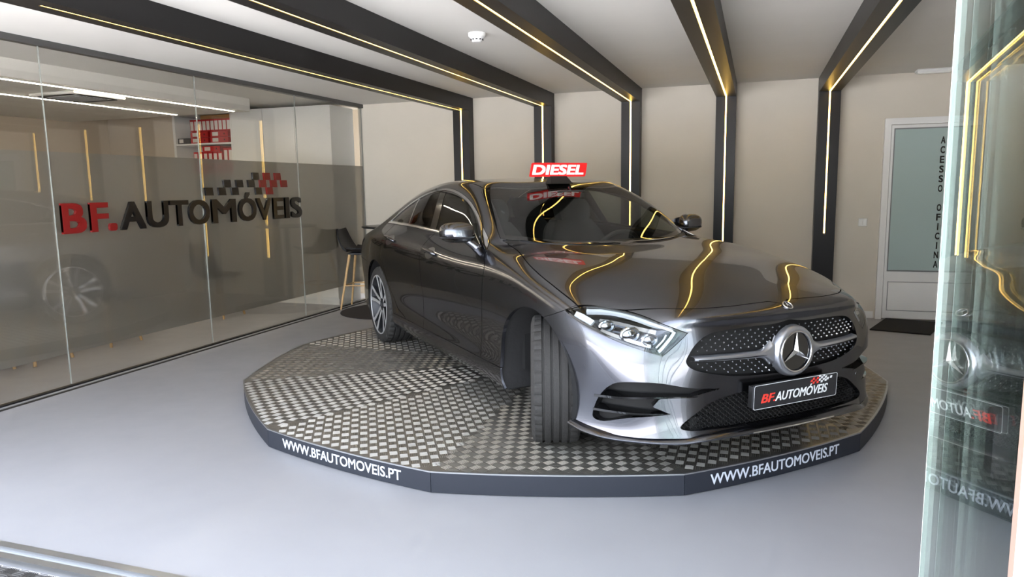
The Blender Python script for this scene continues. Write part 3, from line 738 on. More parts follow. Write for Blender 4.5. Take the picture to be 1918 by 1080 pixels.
class Skin:
    def __init__(s, P, N, T): s.P, s.N, s.T = P, N, T; s.L = np.zeros(len(T), int); s.names = ['body']
    def lid(s, n):
        if n not in s.names: s.names.append(n)
        return s.names.index(n)
    def cen(s): return s.P[s.T].mean(1)
    def split(s, fn, mask):
        f = np.full(len(s.P), 1.); used = np.unique(s.T[mask]); f[used] = fn(s.P[used])
        f = np.where(np.abs(f) < 2e-5, 2e-5, f)
        pos = f[s.T] >= 0; cnt = pos.sum(1); mx = mask & ((cnt == 1) | (cnt == 2))
        if not mx.any(): return
        T = s.T[mx]; lone = np.where((cnt[mx] == 1)[:, None], pos[mx], ~pos[mx]); k = lone.argmax(1); i = np.arange(len(T))
        v0, v1, v2 = T[i, k], T[i, (k+1) % 3], T[i, (k+2) % 3]
        E = np.concatenate([np.stack([v0, v1], 1), np.stack([v0, v2], 1)]); E = np.sort(E, 1)
        U, inv = np.unique(E, axis=0, return_inverse=True); inv = inv.reshape(-1)
        t = f[U[:, 0]]/(f[U[:, 0]]-f[U[:, 1]]); t = t[:, None]
        P = s.P[U[:, 0]]*(1-t)+s.P[U[:, 1]]*t; N = s.N[U[:, 0]]*(1-t)+s.N[U[:, 1]]*t
        N /= np.linalg.norm(N, axis=1, keepdims=True); o = len(s.P)
        a, b = inv[:len(T)]+o, inv[len(T):]+o
        nt_ = np.concatenate([np.stack([v0, a, b], 1), np.stack([a, v1, v2], 1), np.stack([a, v2, b], 1)])
        s.P = np.concatenate([s.P, P]); s.N = np.concatenate([s.N, N])
        s.T = np.concatenate([s.T[~mx], nt_]); s.L = np.concatenate([s.L[~mx], np.tile(s.L[mx], 3)])
    def mask(s, reg, labels=('body',)):
        c = s.cen(); return reg(c) & np.isin(s.L, [s.lid(n) for n in labels])
    def region(s, name, fn, reg, gap=.0018, labels=('body',), outer=None):
        """mark the inside of fn (<0) as name; a joint of 2*gap is left open along its edge"""
        s.split(lambda p: fn(p)-gap, s.mask(reg, labels))
        if gap > 0: s.split(lambda p: fn(p)+gap, s.mask(reg, labels))
        m = s.mask(reg, labels); idx = np.where(m)[0]; f = fn(s.cen()[idx])
        s.L[idx[f < -gap]] = s.lid(name)
        if gap > 0: s.L[idx[np.abs(f) <= gap]] = s.lid('gap')
    def joint(s, fn, reg, labels, gap=.0018):
        s.split(lambda p: fn(p)-gap, s.mask(reg, labels)); s.split(lambda p: fn(p)+gap, s.mask(reg, labels))
        m = s.mask(reg, labels); idx = np.where(m)[0]; f = fn(s.cen()[idx]); s.L[idx[np.abs(f) <= gap]] = s.lid('gap')
    def part(s, label, name, m, parent, sel=None, off=0., flange=.010, flip=False):
        """one panel: surface triangles plus a folded-in edge so the panel has thickness"""
        k = s.L == s.lid(label)
        if sel is not None: k &= sel(s.cen())
        T = s.T[k]
        if len(T) == 0: return None
        u, inv = np.unique(T, return_inverse=True); T = inv.reshape(-1, 3); P = s.P[u]-s.N[u]*off; N = s.N[u]; n = len(P)
        V = P; NN = N; F = T.tolist()
        if flange > 0:
            e = np.concatenate([T[:, [0, 1]], T[:, [1, 2]], T[:, [2, 0]]]); key = np.sort(e, 1)
            U, ix, ct = np.unique(key, axis=0, return_index=True, return_counts=True); be = e[ix[ct == 1]]
            bv = np.unique(be); mp = np.full(n, -1); mp[bv] = np.arange(len(bv)); m1 = n; m2 = n+len(bv)
            V = np.concatenate([P, P[bv], P[bv]-N[bv]*flange]); NN = np.concatenate([N, N[bv], N[bv]])
            ring = [[int(m1+mp[b]), int(m1+mp[a]), int(m2+mp[a]), int(m2+mp[b])] for a, b in be]
            # flange normals point out of the panel edge
            fn_ = np.zeros((2*len(bv), 3))
            for a, b in be:
                nv = np.cross(P[b]-P[a], N[a]); L_ = np.linalg.norm(nv)
                if L_ > 1e-12:
                    nv /= L_
                    for q in (mp[a], mp[b]): fn_[q] += nv; fn_[q+len(bv)] += nv
            fn_ /= np.maximum(np.linalg.norm(fn_, axis=1, keepdims=True), 1e-9); NN[n:] = fn_
            F = F+ring
        me = bpy.data.meshes.new(name); me.from_pydata(V.tolist(), [], F); me.update(); me.shade_smooth()
        me.normals_split_custom_set_from_vertices(NN.tolist()); me.materials.append(m)
        return link(name, me, parent)
SK = Skin(CP, CN, CT)
XZ = lambda p: p[:, [0, 2]]
XY = lambda p: np.stack([p[:, 0], np.abs(p[:, 1])], 1)
YZ = lambda p: np.stack([np.abs(p[:, 1]), p[:, 2]], 1)
QZ = lambda p: np.stack([p[:, 0]+np.abs(p[:, 1]), p[:, 2]], 1)
circ = lambda cx, cz, R_: (lambda p: np.hypot(p[:, 0]-cx, p[:, 2]-cz)-R_)
low = lambda c: (np.abs(c[:, 1]) > .6) & (c[:, 2] < .82)
FA, RA, WR = (.835, .335), (3.765, .335), .338
SK.region('hole', circ(FA[0], FA[1], .392), low, 0); SK.region('hole', circ(RA[0], RA[1], .400), low, 0)
# --- windscreen
ws = smooth([(1.345, -.10), (1.345, .10), (1.375, .26), (1.425, .40), (1.50, .54), (1.60, .66), (1.655, .703), (1.70, .702), (1.76, .690), (1.97, .648), (2.20, .598), (2.225, .57), (2.20, .50), (2.135, .38), (2.105, .20), (2.095, .08), (2.095, -.08)], 5)
up = lambda c: c[:, 2] > .95
SK.region('frit', lambda p: sdf(ws, XY(p)), lambda c: up(c) & (c[:, 0] < 2.35) & (np.abs(c[:, 1]) < .76), .0012)
SK.region('windscreen', lambda p: sdf(ws, XY(p))+.030, lambda c: np.ones(len(c), bool), 0, ('frit',))
# --- side glass (chrome surround, panes, pillar cover)
dlo = smooth([(3.93, 1.043), (3.93, 1.043), (3.74, 1.155), (3.51, 1.245), (3.26, 1.305), (2.99, 1.336), (2.77, 1.338), (2.52, 1.311), (2.25, 1.254), (2.02, 1.172), (1.84, 1.078), (1.60, .962), (1.60, .962), (1.80, .972), (2.65, 1.016), (2.84, 1.022), (3.26, 1.036)], 6)
sd = lambda c: (np.abs(c[:, 1]) > .45) & (c[:, 0] > 1.5) & (c[:, 0] < 4.1) & (c[:, 2] > .93)
SK.region('chrome', lambda p: sdf(dlo, XZ(p)), sd, .0010)
allm = lambda c: np.ones(len(c), bool)
SK.region('gasket', lambda p: sdf(dlo, XZ(p))+.016, allm, 0, ('chrome',))
SK.region('pane', lambda p: sdf(dlo, XZ(p))+.025, allm, 0, ('gasket',))
bp = np.array([(2.655, .95), (2.785, .95), (2.975, 1.40), (2.845, 1.40)])
SK.region('pillar', lambda p: sdf(bp, XZ(p)), allm, .001, ('pane',))
qd = np.array([(3.300, .98), (3.330, .98), (3.455, 1.32), (3.425, 1.32)])
SK.region('gasket', lambda p: sdf(qd, XZ(p)), allm, 0, ('pane',))
SK.region('rearpane', lambda p: 2.80-p[:, 0], allm, 0, ('pane',))
SK.region('quarter', lambda p: 3.385-p[:, 0], allm, 0, ('rearpane',))
# mirror triangle in the front corner of the door glass
tri = np.array([(1.55, .90), (1.95, .90), (1.80, 1.2), (1.60, 1.1)])
# --- bonnet and cowl
hd_ = smooth([(.075, -.06), (.075, .06), (.083, .27), (.115, .42), (.165, .525), (.30, .68), (.432, .782), (.495, .848), (.495, .848), (.71, .852), (1.06, .818), (1.39, .728), (1.60, .690), (1.60, .690), (1.55, .655), (1.46, .54), (1.375, .40), (1.325, .26), (1.295, .10), (1.295, -.10)], 5)
hz = lambda c: (c[:, 2] > .70) & (c[:, 0] < 1.75)
SK.region('bonnet', lambda p: sdf(hd_, XY(p)), hz, .0028)
cw = smooth([(1.290, -.10), (1.290, .10), (1.32, .26), (1.37, .40), (1.455, .54), (1.545, .655), (1.60, .695), (1.64, .708), (1.64, .708), (1.62, .68), (1.50, .55), (1.42, .41), (1.37, .26), (1.34, .10), (1.34, -.10)], 4)
SK.region('cowl', lambda p: sdf(cw, XY(p)), hz, 0)
# --- headlamp
hl = smooth([(1.434, .751), (1.434, .751), (1.33, .774), (1.207, .781), (.90, .752), (.640, .692), (.625, .672), (.745, .590), (.765, .588), (.951, .629), (1.167, .679), (1.333, .717)], 5)
fr_ = lambda c: (c[:, 0] < .75) & (c[:, 2] > .5)
SK.region('lamp', lambda p: sdf(hl, QZ(p)), fr_, .0015)
# --- grille, side intakes, lower grille
gr = smooth([(-.10, .698), (.10, .698), (.26, .696), (.42, .682), (.495, .640), (.535, .585), (.545, .555), (.525, .528), (.47, .507), (.32, .479), (.10, .468), (-.10, .468)], 5)
nose = lambda c: c[:, 0] < .5
SK.region('grille', lambda p: sdf(gr, YZ(p)), nose, 0)
si = smooth([(1.199, .274), (1.195, .318), (1.154, .384), (1.085, .440), (.995, .467), (.784, .466), (.593, .440), (.405, .427), (.405, .427), (.592, .396), (.592, .396), (.763, .393), (.763, .393), (.806, .357), (.806, .357), (.691, .322), (.691, .322), (.945, .302), (1.12, .268)], 5)
SK.region('intake', lambda p: sdf(si, QZ(p)), nose, 0)
lg = smooth([(-.10, .404), (.10, .404), (.28, .400), (.42, .372), (.50, .325), (.575, .268), (.54, .247), (.40, .245), (.10, .240), (-.10, .240)], 5)
SK.region('lowgrille', lambda p: sdf(lg, YZ(p)), nose, 0)
# --- roof, rear window, boot
side_band = lambda c: (np.abs(c[:, 1]) > .3)
rw = smooth([(3.42, -.1), (3.42, .1), (3.45, .36), (3.50, .49), (3.56, .515), (3.95, .53), (4.28, .545), (4.33, .50), (4.38, .30), (4.40, .1), (4.40, -.1)], 4)
SK.region('rearglass', lambda p: sdf(rw, XY(p)), lambda c: c[:, 2] > 1.0, .0015)
rf = smooth([(2.075, -.1), (2.075, .1), (2.115, .38), (2.20, .535), (2.26, .566), (2.26, .566), (2.66, .548), (3.1, .536), (3.46, .528), (3.46, .528), (3.42, .36), (3.39, .1), (3.39, -.1)], 4)
SK.region('roof', lambda p: sdf(rf, XY(p)), lambda c: c[:, 2] > 1.2, .002)
bt = smooth([(4.43, -.1), (4.43, .1), (4.41, .32), (4.36, .55), (4.36, .55), (4.60, .62), (4.80, .63), (4.99, .60), (4.99, .60), (5.2, .3), (5.2, -.3)], 4)
SK.region('boot', lambda p: sdf(bt, XY(p)), lambda c: (c[:, 2] > .70) & (c[:, 0] > 4.2), .0018)
tl = smooth([(.40, .86), (.66, .875), (.86, .85), (.90, .80), (.86, .745), (.62, .74), (.40, .75)], 4)
tailq = lambda p: np.stack([np.abs(p[:, 1])+(4.98-p[:, 0])*.6, p[:, 2]], 1)
SK.region('tail', lambda p: sdf(tl, tailq(p)), lambda c: c[:, 0] > 4.45, .0015, ('body', 'boot'))
# --- doors, wings, sills, bumpers
sidez = lambda c: (np.abs(c[:, 1]) > .5) & (c[:, 2] < 1.06)
sill = np.array([(1.0, .322), (3.6, .327)])
fd = smooth([(1.63, .975), (1.56, .925), (1.475, .872), (1.445, .76), (1.445, .66), (1.470, .53), (1.503, .42), (1.515, .30)], 6, False)
md_ = smooth([(2.675, 1.06), (2.655, .90), (2.574, .779), (2.530, .66), (2.520, .58), (2.545, .50), (2.572, .45), (2.59, .30)], 6, False)
rd = smooth([(3.72, 1.06), (3.66, .95), (3.58, .82), (3.47, .66), (3.37, .53), (3.28, .43), (3.20, .375), (3.02, .327), (2.98, .25)], 6, False)
f_fd = lambda p: lined(fd, XZ(p)); f_md = lambda p: lined(md_, XZ(p)); f_rd = lambda p: lined(rd, XZ(p)); f_sl = lambda p: .324-p[:, 2]
SK.region('sill', lambda p: p[:, 2]-.324, lambda c: sidez(c) & (c[:, 0] > 1.15) & (c[:, 0] < 3.42) & (c[:, 2] < .5), .0025)
door = lambda c: sidez(c) & (c[:, 0] > 1.3) & (c[:, 0] < 3.9)
for f in (f_fd, f_md, f_rd): SK.joint(f, door, ('body',), .003)
# everything still called body on the flanks: name by side of the door lines
cc = SK.cen(); k = np.where((SK.L == 0) & (np.abs(cc[:, 1]) > .5) & (cc[:, 2] < 1.06) & (cc[:, 0] > 1.35) & (cc[:, 0] < 3.95))[0]
a_, b_, c_r = f_fd(cc[k]), f_md(cc[k]), f_rd(cc[k])
belt = sdf(dlo, XZ(cc[k]))
SK.L[k[(a_ > 0) & (b_ < 0)]] = SK.lid('frontdoor'); SK.L[k[(b_ > 0) & (c_r < 0)]] = SK.lid('reardoor')
sm = np.array([(.40, .84), (.545, .752), (.62, .722), (.72, .69), (.80, .62)])
f_b = lambda p: lined(sm, XZ(p))
SK.joint(f_b, lambda c: sidez(c) & (c[:, 0] < .8) & (c[:, 2] > .6), ('body',), .0018)
cc = SK.cen(); k = np.where((SK.L == 0) & (cc[:, 0] < 1.0))[0]; f = f_b(cc[k]); q = cc[k]
isb = ((f < 0) & (q[:, 0] < .85) & (q[:, 2] < .80)) | ((np.abs(q[:, 1]) < .80) & (q[:, 0] < .47)) | ((q[:, 0] < .5) & (q[:, 2] < .5))
SK.L[k[isb]] = SK.lid('frontbumper')
cc = SK.cen(); k = np.where((SK.L == 0) & (cc[:, 0] < 1.7) & (cc[:, 2] < .975))[0]; SK.L[k] = SK.lid('wing')
SK.joint(lambda p: p[:, 2]-.70, lambda c: (c[:, 0] > 4.15) & (c[:, 2] < .8), ('body',), .0018)
cc = SK.cen(); k = np.where((SK.L == 0) & (cc[:, 0] > 4.0) & (cc[:, 2] < .70))[0]; SK.L[k] = SK.lid('rearbumper')
# ------------------------------------------------------------------ car assembly
CAR = thing('car', 'dark grey metallic four door coupe with a red DIESEL roof sign on the turntable', 'car', (.1598, 3.5535, TZ+.0024), -.7983+pi)
pos = lambda c: c[:, 1] > 0
neg = lambda c: c[:, 1] <= 0
PARTS = {}
for lab, nm, m, fl in (('bonnet', 'bonnet', m_paint, .02), ('roof', 'roof_panel', m_paint, .01), ('boot', 'boot_lid', m_paint, .015), ('frontbumper', 'front_bumper', m_paint, .022), ('rearbumper', 'rear_bumper', m_paint, .015), ('windscreen', 'windscreen', m_wind, 0), ('frit', 'windscreen_border', m_gloss, .004), ('rearglass', 'rear_window', m_tint, 0), ('cowl', 'cowl_panel', m_plast, .01)):
    PARTS[lab] = SK.part(lab, nm, m, CAR, None, .006 if lab == 'cowl' else 0, fl)
for sel, s in ((pos, 1), (neg, -1)):
    for lab, nm, m, fl, off in (('body', 'body_side', m_paint, .012, 0), ('wing', 'front_wing', m_paint, .022, 0), ('frontdoor', 'front_door', m_paint, .014, 0), ('reardoor', 'rear_door', m_paint, .014, 0), ('sill', 'side_skirt', m_paint, .012, 0), ('chrome', 'window_trim', m_chrome, .006, -.003), ('gasket', 'window_seal', m_gloss, .004, .002), ('pillar', 'pillar_cover', m_gloss, .004, .001), ('pane', 'front_side_window', m_side, 0, .003), ('rearpane', 'rear_side_window', m_tint, 0, .003), ('quarter', 'quarter_window', m_tint, 0, .003), ('tail', 'tail_lamp', mat('red lamp lens', (90, 8, 10), .08, coat=1.), .01, 0)):
        PARTS[(lab, s)] = SK.part(lab, nm, m, CAR, sel, off, fl)
# dark inner shell behind the joints
shell_labels = [SK.lid(n) for n in ('body', 'bonnet', 'roof', 'boot', 'frontbumper', 'rearbumper', 'wing', 'frontdoor', 'reardoor', 'sill', 'gap', 'tail', 'cowl', 'gasket')]
k = np.isin(SK.L, shell_labels); c = SK.cen(); k &= ~((c[:, 0] < .5) & (c[:, 2] < .75))
u, inv = np.unique(SK.T[k], return_inverse=True); Pn = SK.P[u]-SK.N[u]*.013
me = bpy.data.meshes.new('inner_shell'); me.from_pydata(Pn.tolist(), [], inv.reshape(-1, 3).tolist()); me.update(); me.shade_smooth(); me.materials.append(m_void); link('inner_shell', me, CAR)
ub = MB(); ub.box((1.25, -.86, .18), (3.32, .86, .30)); ub.box((.06, -.52, .20), (1.25, .52, .30)); ub.box((3.3, -.55, .2), (4.85, .55, .30)); ub.box((1.2, -.78, .30), (1.26, .78, .88)); ub.obj('underbody', m_void, CAR)
# wheel arch liners
for (cx, cz), R_, yin in ((FA, .405, .50), (RA, .412, .52)):
    for s in (1, -1):
        v = []; f = []; n = 28
        for i in range(n+1):
            a = radians(-20)+radians(220)*i/n
            x, z = cx+R_*cos(a), cz+R_*sin(a)
            v += [(x, s*.915, z), (x, s*yin, z)]
        f = [[2*i, 2*i+1, 2*i+3, 2*i+2] for i in range(n)]
        f.append([2*i+1 for i in range(n+1)])
        MB().add(v, f).obj('arch_liner', mat('arch liner plastic', (24, 24, 25), .75, bump=.2, bscale=40), CAR, 40)
# ------------------------------------------------------------------ wheels
def wheel(x, y, s, steer, wid):
    """s=+1: passenger side, outer face towards +y*s"""
    piv = bpy.data.objects.new('wheel', None); COL.objects.link(piv); piv.parent = CAR
    piv.location = (x, y*s, WR); piv.rotation_euler = (0, 0, steer)
    h = wid/2; R_ = WR; n = 180
    prof = [(.252, -h*.86), (.268, -h*1.0), (.290, -h*1.02), (.318, -h*.96), (R_-.006, -h*.86)]
    gro = (-.52, -.17, .17, .52)
    for g in gro: prof += [(R_-.001, h*(g-.055)), (R_-.011, h*(g-.045)), (R_-.011, h*(g+.045)), (R_-.001, h*(g+.055))]
    prof += [(R_-.006, h*.86), (.318, h*.96), (.290, h*1.02), (.268, h*1.0), (.252, h*.86)]
    v = []; f = []; m = len(prof)
    for j in range(n):
        t = 2*pi*j/n
        for i, (r, q) in enumerate(prof):
            if (i in (4, 5, 20, 21, 22) or r > R_-.002) and j % 5 == 0 and abs(q) > h*.55 and r > .31: r -= .007
            v.append((r*cos(t), q*s, r*sin(t)))
    for j in range(n):
        j2 = (j+1) % n
        for i in range(m-1):
            q = [j*m+i, j2*m+i, j2*m+i+1, j*m+i+1]; f.append(q if s < 0 else q[::-1])
    MB().add(v, f).obj('tyre', m_rub, piv, 35, fixn=True)
    # rim barrel
    w_ = wid*.5
    b = MB().lathe([(.262, -w_*.9), (.252, -w_*.86), (.236, -w_*.7), (.218, -.02), (.228, w_*.55), (.248, w_*.80), (.253, w_*.88), (.259, w_*.95), (.262, w_*.92)], 64, axis='y', cap=False)
    if s < 0: b.v = [(p[0], -p[1], p[2]) for p in b.v]
    b.obj('rim_barrel', mat('rim dark silver', (58, 59, 62), .5, .6), piv, 40, fixn=True)
    MB().lathe([(.0, -.01), (.225, -.01), (.225, .0), (0, 0)], 48, axis='y').obj('brake_disc_back', m_void, piv, 40, fixn=True)
    MB().lathe([(.08, .0), (.185, .0), (.185, .018), (.08, .018)], 48, (0, .004*s, 0), axis='y').obj('brake_disc', mat('brake steel', (120, 120, 122), .35, 1.), piv, 40, fixn=True)
    # five twin spokes, machined faces with dark sides
    mach = mat('machined alloy', (212, 213, 216), .38, .7); dk = mat('rim anthracite', (52, 53, 56), .35, .7)
    yo = w_*.97
    for i in range(5):
        a0 = pi/2+2*pi*i/5
        for d in (-1, 1):
            pts = [(.050, .000), (.050, .034), (.145, .046), (.250, .080), (.250, .036), (.145, .014)]
            def fn(u, v_, w, d=d, a0=a0):
                u2, v2 = u, v_*d; rr = u
                yy = yo-.006-.030*(1-u/.25)-.030+w
                return (u2*cos(a0)-v2*sin(a0), yy*s, u2*sin(a0)+v2*cos(a0))
            MB().prism(pts, .030, fn).obj('spoke', dk, piv, fixn=True)
            fac = MB(); fac.prism([(.052, .002), (.052, .031), (.145, .043), (.249, .076), (.249, .039), (.145, .017)], .0022, lambda u, v_, w, d=d, a0=a0: fn(u, v_, w+.030, d, a0)); fac.obj('spoke_face', mach, piv, fixn=True)
    b = MB().lathe([(.0, 0), (.070, 0), (.066, .028), (.034, .034), (.032, .030), (0, .031)], 32, (0, 0, 0), axis='y'); b.v = [(p[0], s*(p[1]+yo-.066), p[2]) for p in b.v]; b.obj('hub', dk, piv, 40, fixn=True)
    b = MB().lathe([(.252, 0), (.262, 0), (.262, .006), (.252, .008)], 64, axis='y', cap=False); b.v = [(p[0], s*(p[1]+w_*.95), p[2]) for p in b.v]; b.obj('rim_lip', mach, piv, 40, fixn=True)
STEER = radians(28)
for s in (1, -1):
    wheel(FA[0], .785, s, -STEER, .245)
    wheel(RA[0], .800, s, 0, .275)
# ------------------------------------------------------------------ grille with studs, blade and star
SK.part('grille', 'grille_backing', m_void, CAR, None, .035, 0)
def cut_wall(label, depth, nm, m, sel=None):
    """walls of an opening: boundary folded inward"""
    k = SK.L == SK.lid(label)
    if sel is not None: k &= sel(SK.cen())
    T = SK.T[k]; e = np.concatenate([T[:, [0, 1]], T[:, [1, 2]], T[:, [2, 0]]]); key = np.sort(e, 1)
    U, ix, ct = np.unique(key, axis=0, return_index=True, return_counts=True); be = e[ix[ct == 1]]
    b = MB()
    for a, c_ in be:
        A, B = SK.P[a], SK.P[c_]; b.add([A, B, B-SK.N[c_]*depth, A-SK.N[a]*depth], [[0, 1, 2, 3]])
    return b.obj(nm, m, CAR)
cut_wall('grille', .035, 'grille_frame', m_gloss)
gi = lambda y, z: sdf(gr, np.array([[abs(y), z]]))[0]
V = []; F = []; Vd = []; Fd = []
row = 0; z = .480
while z < .695:
    y = -.56+(.021 if row % 2 else 0)
    while y < .56:
        if gi(y, z) < -.008 and math.hypot(y, z-.568) > .112 and abs(z-.572) > .022+.0*abs(y):
            p, nn = s_front(y, z)
            if p is not None:
                c0 = np.array(p)-np.array(nn)*.016; b0 = len(V); a, d = .0045, .0050
                ax = np.array([0, 1, 0.]); az = np.array([0, 0, 1.]); nx = np.array(nn)
                V += [c0-ax*a, c0-az*d, c0+ax*a, c0+az*d, c0+nx*.007]
                F += [[b0, b0+1, b0+4], [b0+1, b0+2, b0+4], [b0+2, b0+3, b0+4], [b0+3, b0, b0+4]]
                b1 = len(Vd); Vd += [c0-ax*.002, c0+ax*.002, c0-nx*.019+ax*.002, c0-nx*.019-ax*.002]; Fd += [[b1, b1+1, b1+2, b1+3]]
                for dy in (-.021, .021):        # thin struts of the diamond mesh
                    p2, n2 = s_front(y+dy, z+.0155)
                    if p2 is None or gi(y+dy, z+.0155) > -.002: continue
                    c2 = np.array(p2)-np.array(n2)*.018; w_ = az*.0014; b1 = len(Vd); cA = c0-nx*.002
                    Vd += [cA-w_, c2-w_, c2+w_, cA+w_]; Fd += [[b1, b1+1, b1+2, b1+3]]
        y += .042
    z += .0155; row += 1
tag(MB().add(V, F).obj('grille_studs', mat('chrome studs', (226, 228, 230), .22, .9), CAR, fixn=True), None, None, None, 'stuff')
tag(MB().add(Vd, Fd).obj('grille_mesh', m_void, CAR), None, None, None, 'stuff')
# blade
ZS = .568
def blade(s):
    b = MB(); v = []; n = 40; m_ = 9
    for i in range(n+1):
        t = i/n; y = .515-(.515-.088)*t
        h = .0115+.006*t; 
        if y < .20: h += .085*((.20-y)/.112)**2.2
        h = min(h, math.sqrt(max(.117**2-y*y, .0002)) if y < .113 else .1)
        for j in range(m_):
            w = -1+2*j/(m_-1); zz = ZS+.006*(1-t)*0+w*h; p, nn = s_front(y*s, min(max(zz, .46), .70))
            bulge = .010*(1-w*w)-.004*abs(w)**6 + .010*t
            v.append((p[0]-bulge-.002+.020*(abs(w) > .99), y*s, zz))
    f = [[i*m_+j, (i+1)*m_+j, (i+1)*m_+j+1, i*m_+j+1] for i in range(n) for j in range(m_-1)]
    b.add(v, f); return b
for s in (1, -1):
    bl = blade(s).obj('grille_blade', m_satin, CAR, 60, fixn=True)
    sl = MB(); v = []
    for i in range(21):
        y = .500-.335*i/20; p, nn = s_front(y*s, ZS)
        for zz in (ZS-.0042*min(1, (20-i)/6+.1), ZS+.0012): v.append((p[0]-.0145-.010*i/26, y*s, zz-.002))
    sl.add(v, [[2*i, 2*i+1, 2*i+3, 2*i+2] for i in range(20)]).obj('blade_slot', m_void, bl)
def star(R_, th_, c, nrm, upv, parent, ringr, mring, disc=None):
    n = Vector(nrm).normalized(); u = Vector(upv); u = (u-n*u.dot(n)).normalized(); w = n.cross(u)
    fr = lambda a, r, h: Vector(c)+(w*sin(a)+u*cos(a))*r+n*h
    if disc:
        v = [fr(0, 0, -.002)]+[fr(2*pi*i/48, R_+ringr*.6, -.002) for i in range(48)]
        MB().add(v, [[0, 1+i, 1+(i+1) % 48] for i in range(48)]).obj('badge_disc', disc, parent, fixn=True)
    b = MB(); b.tube([fr(2*pi*i/64, R_, th_*.3) for i in range(64)]+[fr(0, R_, th_*.3)], ringr, 10, False); b.obj('badge_ring', mring, parent, 60)
    v = [fr(0, 0, th_)]; f = []
    for i in range(3):
        a = 2*pi*i/3
        v += [fr(a, R_*.97, th_*.25), fr(a+pi/3, R_*.17, th_*.1)]
    for i in range(3):
        t1 = 1+2*i; n1 = 2+2*i; t2 = 1+2*((i+1) % 3)
        f += [[0, t1, n1], [0, n1, t2]]
    MB().add(v, f).obj('badge_star', mring, parent, fixn=True)
px0 = s_front(0, ZS)[0][0]
bs = MB(); bs.lathe([(.088, 0), (.100, .012), (.112, .010), (.119, -.004), (.122, -.028)], 64, axis='x', cap=False); bs.v = [(px0-.024-p[0], p[1], p[2]+ZS) for p in bs.v]
sr = bs.obj('badge_surround', m_satin, CAR, 60, fixn=True)
star(.094, .016, (px0-.030, 0, ZS), (-1, 0, .02), (0, 0, 1), sr, .0055, m_chrome, mat('badge black', (8, 8, 10), .12, coat=1.))
pe, ne = s_front(0, .772); 
bd_ = MB().lathe([(0, .003), (.024, .003), (.029, .001), (.029, -.003)], 40)
pe = Vector((.012, 0, 0)); pe, ne = s_top(.016, 0); ne = (ne+Vector((-.25, 0, 0))).normalized()
star(.0235, .005, pe+ne*.003, ne, (1, 0, .3), CAR, .0034, m_chrome, mat('badge black', (8, 8, 10), .12))
# ------------------------------------------------------------------ side intakes with fins, lower grille
for sel, s in ((pos, 1), (neg, -1)):
    SK.part('intake', 'intake_duct', m_void, CAR, sel, .055, 0); cut_wall('intake', .055, 'intake_wall', m_plast, sel)
    for line, dp in (([(1.19, .385), (1.08, .392), (.90, .398), (.75, .400), (.60, .398), (.54, .398)], 0), ([(1.20, .318), (1.08, .322), (.90, .325), (.75, .324), (.70, .324)], 0)):
        L = smooth(line, 5, False); v = []
        for i, (q, z) in enumerate(L):
            p, nn = s_diag(q, z, s); t = i/(len(L)-1); h = .010*(1-t)**.6+.0015; dpt = .040
            o = .002
            v += [tuple(p+nn*o+Vector((0, 0, h*.3))), tuple(p-nn*dpt+Vector((0, 0, h+.006*(1-t)))), tuple(p-nn*dpt+Vector((0, 0, -h-.004))), tuple(p+nn*o+Vector((0, 0, -h*.7)))]
        m_ = len(L); f = [[4*i+j, 4*i+(j+1) % 4, 4*i+4+(j+1) % 4, 4*i+4+j] for i in range(m_-1) for j in range(4)]; f += [[0, 1, 2, 3], [4*m_-4, 4*m_-3, 4*m_-2, 4*m_-1]]
        MB().add(v, f).obj('intake_fin', m_gloss, CAR, 30, fixn=True)
SK.part('lowgrille', 'lower_grille_backing', m_void, CAR, None, .05, 0); cut_wall('lowgrille', .05, 'lower_grille_wall', m_plast)
V = []; F = []
li = lambda y, z: sdf(lg, np.array([[abs(y), z]]))[0]
row = 0; z = .25
def bar(a, b, w):
    o = len(V); e = np.array((0, 0, w)); a, b = np.array(a), np.array(b); d = np.array((.008, 0, 0))
    V.extend([a-e, b-e, b+e, a+e, a-e+d, b-e+d, b+e+d, a+e+d]); F.extend([[o, o+1, o+2, o+3], [o+3, o+2, o+6, o+7], [o, o+4, o+5, o+1]])
while z < .405:
    y = -.58+(.014 if row % 2 else 0)
    while y < .58:
        if li(y, z) < -.002:
            p, nn = s_front(y, z); x = p[0]+.022
            bar((x, y-.008, z), (x, y+.008, z), .0014)
            for sy in (-1, 1):
                if li(y+.014*sy, z+.012) < 0: bar((x, y+.008*sy, z), (x+.004, y+.014*sy, z+.010), .0012)
        y += .028
    z += .0115; row += 1
tag(MB().add(V, F).obj('lower_grille_mesh', m_plast, CAR), None, None, None, 'stuff')
# front lip
lp = smooth([(.455, .918, .222), (.36, .895, .207), (.25, .835, .196), (.14, .72, .191), (.075, .63, .190), (.04, .57, .192), (.0, .49, .205), (-.03, .36, .214), (-.045, .18, .216), (-.05, 0, .217)], 5, False)
lp = np.concatenate([lp, lp[:-1][::-1]*np.array([1, -1, 1])])
path = []
for i in range(len(lp)):
    t = Vector(lp[min(i+1, len(lp)-1)]-lp[max(i-1, 0)]).normalized(); nn = Vector((-t.y, t.x, 0)).normalized(); 
    if nn.dot(Vector(lp[i])-Vector((1.2, 0, .2))) < 0: nn = -nn
    path.append((lp[i], nn, Vector((0, 0, 1))))
MB().sweep(path, [(.012, 0), (.016, .006), (.012, .012), (-.02, .026), (-.10, .034), (-.10, .0), (-.02, -.004)]).obj('front_lip', m_paint, CAR, 40, fixn=True)
MB().sweep(path[38:-38], [(.0165, .0015), (.020, .005), (.0165, .0085), (.010, .0085), (.010, .0015)]).obj('lip_trim', m_chrome, CAR, 40, fixn=True)
